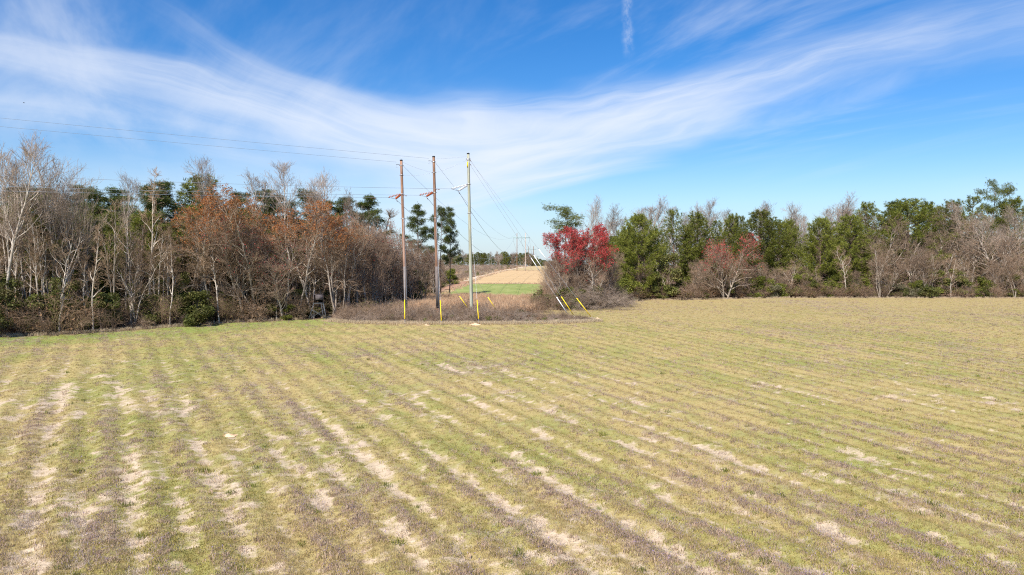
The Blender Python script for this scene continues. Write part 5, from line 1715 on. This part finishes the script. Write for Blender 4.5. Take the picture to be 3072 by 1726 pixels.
feet = []
feet.append(guy('g', 'near guy wire with upright yellow guard before the leftmost pole', pole_world(0, 656, (0.1, -0.22, 0)), 1213.8, 90.3, 900, 958))
feet.append(guy('g', 'near guy wire with upright yellow guard before the middle pole', pole_world(1, 655, (0.1, -0.22, 0)), 1324, 90.3, 902, 963))
feet.append(guy('g', 'near guy wire with upright yellow guard right of the green pole', pole_world(2, 640, (0.15, -0.22, 0)), 1436.5, 90.0, 900, 957))
guy('g', 'guy wire with slanted yellow guard ending behind the green pole', pole_world(0, 656, (0.2, 0.1, 0)), 1419, 105.0, 889.5, 938)
guy('g', 'guy wire with slanted yellow guard in the brush right of the green pole', pole_world(1, 655, (0.2, 0.1, 0)), 1499, 105.0, 892.5, 937)
guy('g', 'long guy wire with white guard in the brush at the right', pole_world(2, 492, (0.3, 0, -0.2)), 1712, 100.0, 892, 944, 'white_rod', (773, 813))
guy('g', 'long guy wire with yellow guard next to the white guard', pole_world(2, 480, (0.3, 0, 0)), 1729, 99.0, 890, 946, 'yellow', (766, 806))
feet.append(guy('g', 'long guy wire with the rightmost yellow guard at the sand mound', pole_world(2, 484, (0.3, 0, 0)), 1781, 97.8, 895, 951, 'yellow', (748, 784)))

# sand mounds at the anchors
M['mound'] = soil_mat('loose_orange_sand', (0.62, 0.40, 0.23), (0.74, 0.52, 0.33), (0.55, 0.36, 0.20), 1.5, 8.0)


def mound(x, y_, rx, ry, h, lab):
    a, b2 = np.meshgrid(np.linspace(-1, 1, 21), np.linspace(-1, 1, 21))
    d = np.hypot(a, b2)
    zz2 = h * np.clip(1 - d, 0, 1) ** 1.2 * (0.8 + 0.5 * fbm(a * 3 + x, b2 * 3 + y_)) - 0.03
    XX = x * 0 + a * rx * (1 + 0.2 * (fbm(a + 5, b2) - 0.5)); YY = b2 * ry
    VV = np.stack([XX, YY, zz2], -1).reshape(-1, 3)
    i2 = np.arange(20)[:, None] * 21 + np.arange(20)[None, :]
    Q2 = np.stack([i2, i2 + 1, i2 + 22, i2 + 21], -1).reshape(-1, 4)
    o = obj('sand_mound', make_mesh('sand_mound', VV, [Q2], True, None, [M['mound']]), loc=(x, y_, gz(x, y_)))
    tag(o, lab, 'mound', 'small sand mounds')


mound(feet[3].x + 0.55, feet[3].y - 0.2, 0.75, 0.6, 0.42, 'orange sand mound at the foot of the rightmost guy wire')
mound(feet[2].x - 0.45, feet[2].y - 0.7, 1.0, 0.6, 0.28, 'low sand mound before the guy wire beside the green pole')
mound(feet[1].x - 1.9, feet[1].y - 1.2, 0.6, 0.4, 0.16, 'flat sand heap between the two brown poles')
mound(wx(560, 29), 33.0, 0.35, 0.28, 0.14, 'small sand heap among the weeds in the near left field')

# ------------------------------------------------------------------ hunting stand
SX, SY = wx(955, 100.2), 100.2
st = empty('hunting_stand', (SX, SY, gz(SX, SY)), math.radians(14), 'dark box hunting stand on steel legs with ladder, at the wood edge', 'hunting stand')
tpz = 2.35
feetp = [(-1.45, -0.75), (1.15, -0.75), (1.15, 0.9), (-1.45, 0.9)]
tops_ = [(-0.68, -0.55), (0.62, -0.55), (0.62, 0.55), (-0.68, 0.55)]
for (fx, fy), (tx, ty2) in zip(feetp, tops_):
    cyl('leg', (fx, fy, -0.1), (tx, ty2, tpz), 0.035, 0.035, M['stand_metal'], st, 8)


def lerp3(i_, t):
    (fx, fy), (tx, ty2) = feetp[i_], tops_[i_]
    return Vector((fx + (tx - fx) * t, fy + (ty2 - fy) * t, tpz * t))


for a_, b2, ta, tb in ((0, 1, 0.03, 0.62), (0, 1, 0.60, 0.05), (2, 3, 0.05, 0.60), (3, 0, 0.05, 0.60), (1, 2, 0.60, 0.05), (0, 3, 0.05, 0.6)):
    cyl('brace', lerp3(a_, ta), lerp3(b2, tb), 0.022, 0.022, M['stand_metal'], st, 6)
bx = lambda nm, size, loc, mat, rot=(0, 0, 0): (lambda o: (setattr(o, 'location', loc), setattr(o, 'rotation_euler', rot), o)[2])(obj(nm, box_mesh(nm, size, mat), st))
bx('platform', (1.5, 1.25, 0.07), (-0.03, 0, tpz + 0.035), M['stand_metal'])
bx('left_wall', (0.03, 1.15, 1.22), (-0.70, 0, tpz + 0.69), M['stand_cloth'])
bx('right_wall', (0.03, 1.15, 1.22), (0.64, 0, tpz + 0.69), M['stand_cloth'])
bx('back_wall', (1.30, 0.03, 1.22), (-0.03, 0.56, tpz + 0.69), M['stand_dark'])
bx('roof', (1.42, 1.28, 0.05), (-0.03, 0, tpz + 1.33), M['stand_cloth'])
bx('front_curtain', (1.0, 0.03, 0.78), (0.08, -0.57, tpz + 0.90), M['stand_cloth'])
bx('front_post', (0.06, 0.05, 1.2), (-0.64, -0.59, tpz + 0.69), M['stand_cloth'])
bx('seat', (0.5, 0.4, 0.05), (0, 0.15, tpz + 0.5), M['stand_dark'])
ld = empty('ladder', (0, 0, 0)); ld.parent = st
la, lb = Vector((0.35, -0.65, tpz)), Vector((0.72, -0.65, tpz))
fa, fb = Vector((0.75, -1.45, -0.05)), Vector((1.12, -1.45, -0.05))
cyl('rail', fa, la, 0.025, 0.025, M['stand_metal'], ld, 8)
cyl('rail', fb, lb, 0.025, 0.025, M['stand_metal'], ld, 8)
for k in range(8):
    t = (k + 0.6) / 8.3
    cyl('rung', fa + (la - fa) * t, fb + (lb - fb) * t, 0.018, 0.018, M['stand_metal'], ld, 6)

# ------------------------------------------------------------------ bird
bp_ = P(71, 309, 120)
bd = empty('bird', bp_ , math.radians(60), 'tiny dark bird flying in the sky above the left wood', 'bird')
bd.scale = (0.45, 0.45, 0.45)
T = Tubes()
T.add(np.array([(-0.30, 0, 0), (-0.2, 0, 0.01), (-0.05, 0, 0.02), (0.1, 0, 0.01), (0.22, 0, 0), (0.30, 0, -0.01), (0.48, 0, -0.01)]), [0.01, 0.045, 0.075, 0.08, 0.05, 0.03, 0.02], 8)
obj('body', T.mesh('body', M['bird']), bd)
for sg in (-1, 1):
    Vw = []
    for k, (y_, c0, c1, z) in enumerate([(0.04, -0.10, 0.16, 0.03), (0.28, -0.13, 0.14, 0.14), (0.50, -0.02, 0.20, 0.12), (0.74, 0.16, 0.24, 0.04)]):
        for th in (0.012, -0.012):
            Vw += [(c0, y_ * sg, z + th), (c1, y_ * sg, z + th)]
    Fw = []
    for k in range(3):
        b0 = k * 4; b1 = b0 + 4
        Fw += [(b0, b0 + 1, b1 + 1, b1), (b0 + 2, b1 + 2, b1 + 3, b0 + 3), (b0, b1, b1 + 2, b0 + 2), (b0 + 1, b0 + 3, b1 + 3, b1 + 1)]
    Fw += [(0, 2, 3, 1), (12, 13, 15, 14)]
    obj('wing', make_mesh('wing', Vw, [np.array(Fw)], False, None, [M['bird']]), bd)

# ------------------------------------------------------------------ tell the massed trees apart by what they stand beside
MARK_L = [(-999, 'at the left edge'), (45, 'below the trunk cut by the left edge'), (120, 'left of the widest bare tree'), (170, 'under the widest bare tree'), (235, 'right of the widest bare tree'),
          (300, 'left of the thin upright bare crown'), (355, 'below the thin upright bare crown'), (410, 'below the feathery bare top'), (470, 'below the pointed pine top'), (530, 'left of the rust coloured trees'),
          (590, 'below the second rust coloured tree'), (645, 'below the egg shaped bare crown'), (710, 'below the second pale bare crown'), (775, 'below the brightest rust coloured tree'), (830, 'left of the pale green mounded bush'),
          (885, 'just left of the hunting stand'), (940, 'behind the hunting stand'), (990, 'right of the hunting stand'), (1040, 'below the white limbed bare tree'), (1100, 'left of the first brown pole'), (1180, 'beside the first brown pole'),
          (1235, 'between the two brown poles'), (1300, 'beside the second brown pole'), (1340, 'at the far tip of the wood')]
MARK_R = [(-999, 'left of the red maple'), (1690, 'under the red maple'), (1780, 'right beside the red maple'), (1860, 'below the largest round pine'), (1960, 'below the glossy dark evergreen'), (2030, 'below the open pine'),
          (2080, 'below the rounded pine'), (2140, 'beside the small spreading maple'), (2230, 'below the broad pine'), (2320, 'right of the broad pine'), (2400, 'left of the big dark pine'), (2450, 'below the big dark pine'),
          (2510, 'beside the white trunk with yellow leaves'), (2580, 'below the pine spire'), (2640, 'below the pale crooked tree'), (2700, 'below the wide dark pine'), (2770, 'right of the wide dark pine'), (2820, 'beside the short white trunk'),
          (2890, 'left of the layered pine'), (2950, 'below the layered pine'), (3020, 'near the right edge'), (3060, 'at the right edge')]
MARK_F = [(-999, 'at the left end of the gap'), (1368, 'just left of the green pole'), (1425, 'just right of the green pole'), (1470, 'midway between green pole and frame tower'), (1510, 'left of the nearest frame tower'), (1551, 'behind the nearest frame tower'), (1582, 'right of the nearest frame tower'), (1640, 'close to the red maple'), (1680, 'behind the red maple')]
SHORT = {'brown leafless bush rising from the brush at the feet of the poles': 'brown bush in the pole brush',
         'faint bare crown at the back of the right wood': 'faint bare crown behind',
         'upright pale trunks in the left wood': 'upright pale trunked tree, left wood',
         'crooked many-stemmed bare tree in the crowded front of the left wood': 'crooked bare tree, left wood front',
         'slim straight bare tree in the crowded front of the left wood': 'slim bare tree, left wood front',
         'dim bare tree deeper inside the left wood': 'dim bare tree inside left wood',
         'dark pine deep inside the left wood, mostly hidden by bare trees': 'dark pine inside left wood',
         'low bare tree on the side of the left wood facing the gap': 'low bare tree facing the gap',
         'leafy green bush in the undergrowth at the foot of the left wood': 'green bush, left wood foot',
         'twiggy brown bush in the undergrowth at the foot of the left wood': 'brown bush, left wood foot',
         'vine covered green clump among the grey trunks of the left wood': 'vine covered green clump',
         'fine twigged bare tree in the front of the right wood': 'low bare tree, right wood front',
         'dim bare tree deeper inside the right wood': 'dim bare tree inside right wood',
         'dark pine deep inside the right wood, mostly hidden': 'dark pine inside right wood',
         'bare tree on the side of the right wood facing the gap': 'bare tree facing the gap',
         'twiggy brown bush in the undergrowth at the foot of the right wood': 'brown bush, right wood foot',
         'grey olive rounded bush near the right end of the field edge': 'grey olive bush, field edge',
         'small leafy green bush at the foot of the right wood': 'small green bush, right wood foot',
         'tall leafy olive green bush at the foot of the right wood': 'tall olive green bush, field edge',
         'distant dark pine in the tree line beyond the crest': 'distant dark pine beyond the crest',
         'distant grey bare tree in the tree line beyond the crest': 'distant bare tree beyond the crest',
         'very distant dark pine at the end of the cleared corridor': 'tiny far pine at corridor end'}
ORD = ['leftmost', 'second', 'third', 'fourth', 'fifth', 'sixth', 'seventh', 'eighth', 'ninth', 'tenth', 'eleventh', 'twelfth', 'thirteenth', 'fourteenth', 'fifteenth', 'sixteenth', 'seventeenth', 'eighteenth', 'nineteenth', 'twentieth', 'twenty-first', 'twenty-second', 'twenty-third', 'twenty-fourth', 'twenty-fifth', 'twenty-sixth']
sets = {}
for o in COL.objects:
    if o.parent is None and 'group' in o and 'label' in o:
        sets.setdefault((o['group'], o['label']), []).append(o)
for (g, lab), os_ in list(sets.items()):
    if lab not in SHORT: continue
    mk = MARK_F if 'distant' in lab else (MARK_R if 'right' in lab or 'field edge' in lab else MARK_L)
    sub_ = {}
    for o in os_:
        px = o.location.x / o.location.y * F + CX
        w_ = [m_[1] for m_ in mk if m_[0] <= px][-1]
        sub_.setdefault(w_, []).append(o)
    for w_, oo in sub_.items():
        oo.sort(key=lambda o: o.location.x / o.location.y)
        for k, o in enumerate(oo):
            n_ = len(oo)
            if n_ == 1: pre = ''
            elif k == n_ - 1: pre = 'rightmost '
            elif k < len(ORD): pre = ORD[k] + ' '
            else: pre = 'number %d from left: ' % (k + 1)
            o['label'] = pre + SHORT[lab] + (', ' if not SHORT[lab].endswith('behind') else ' the right wood, ') + w_
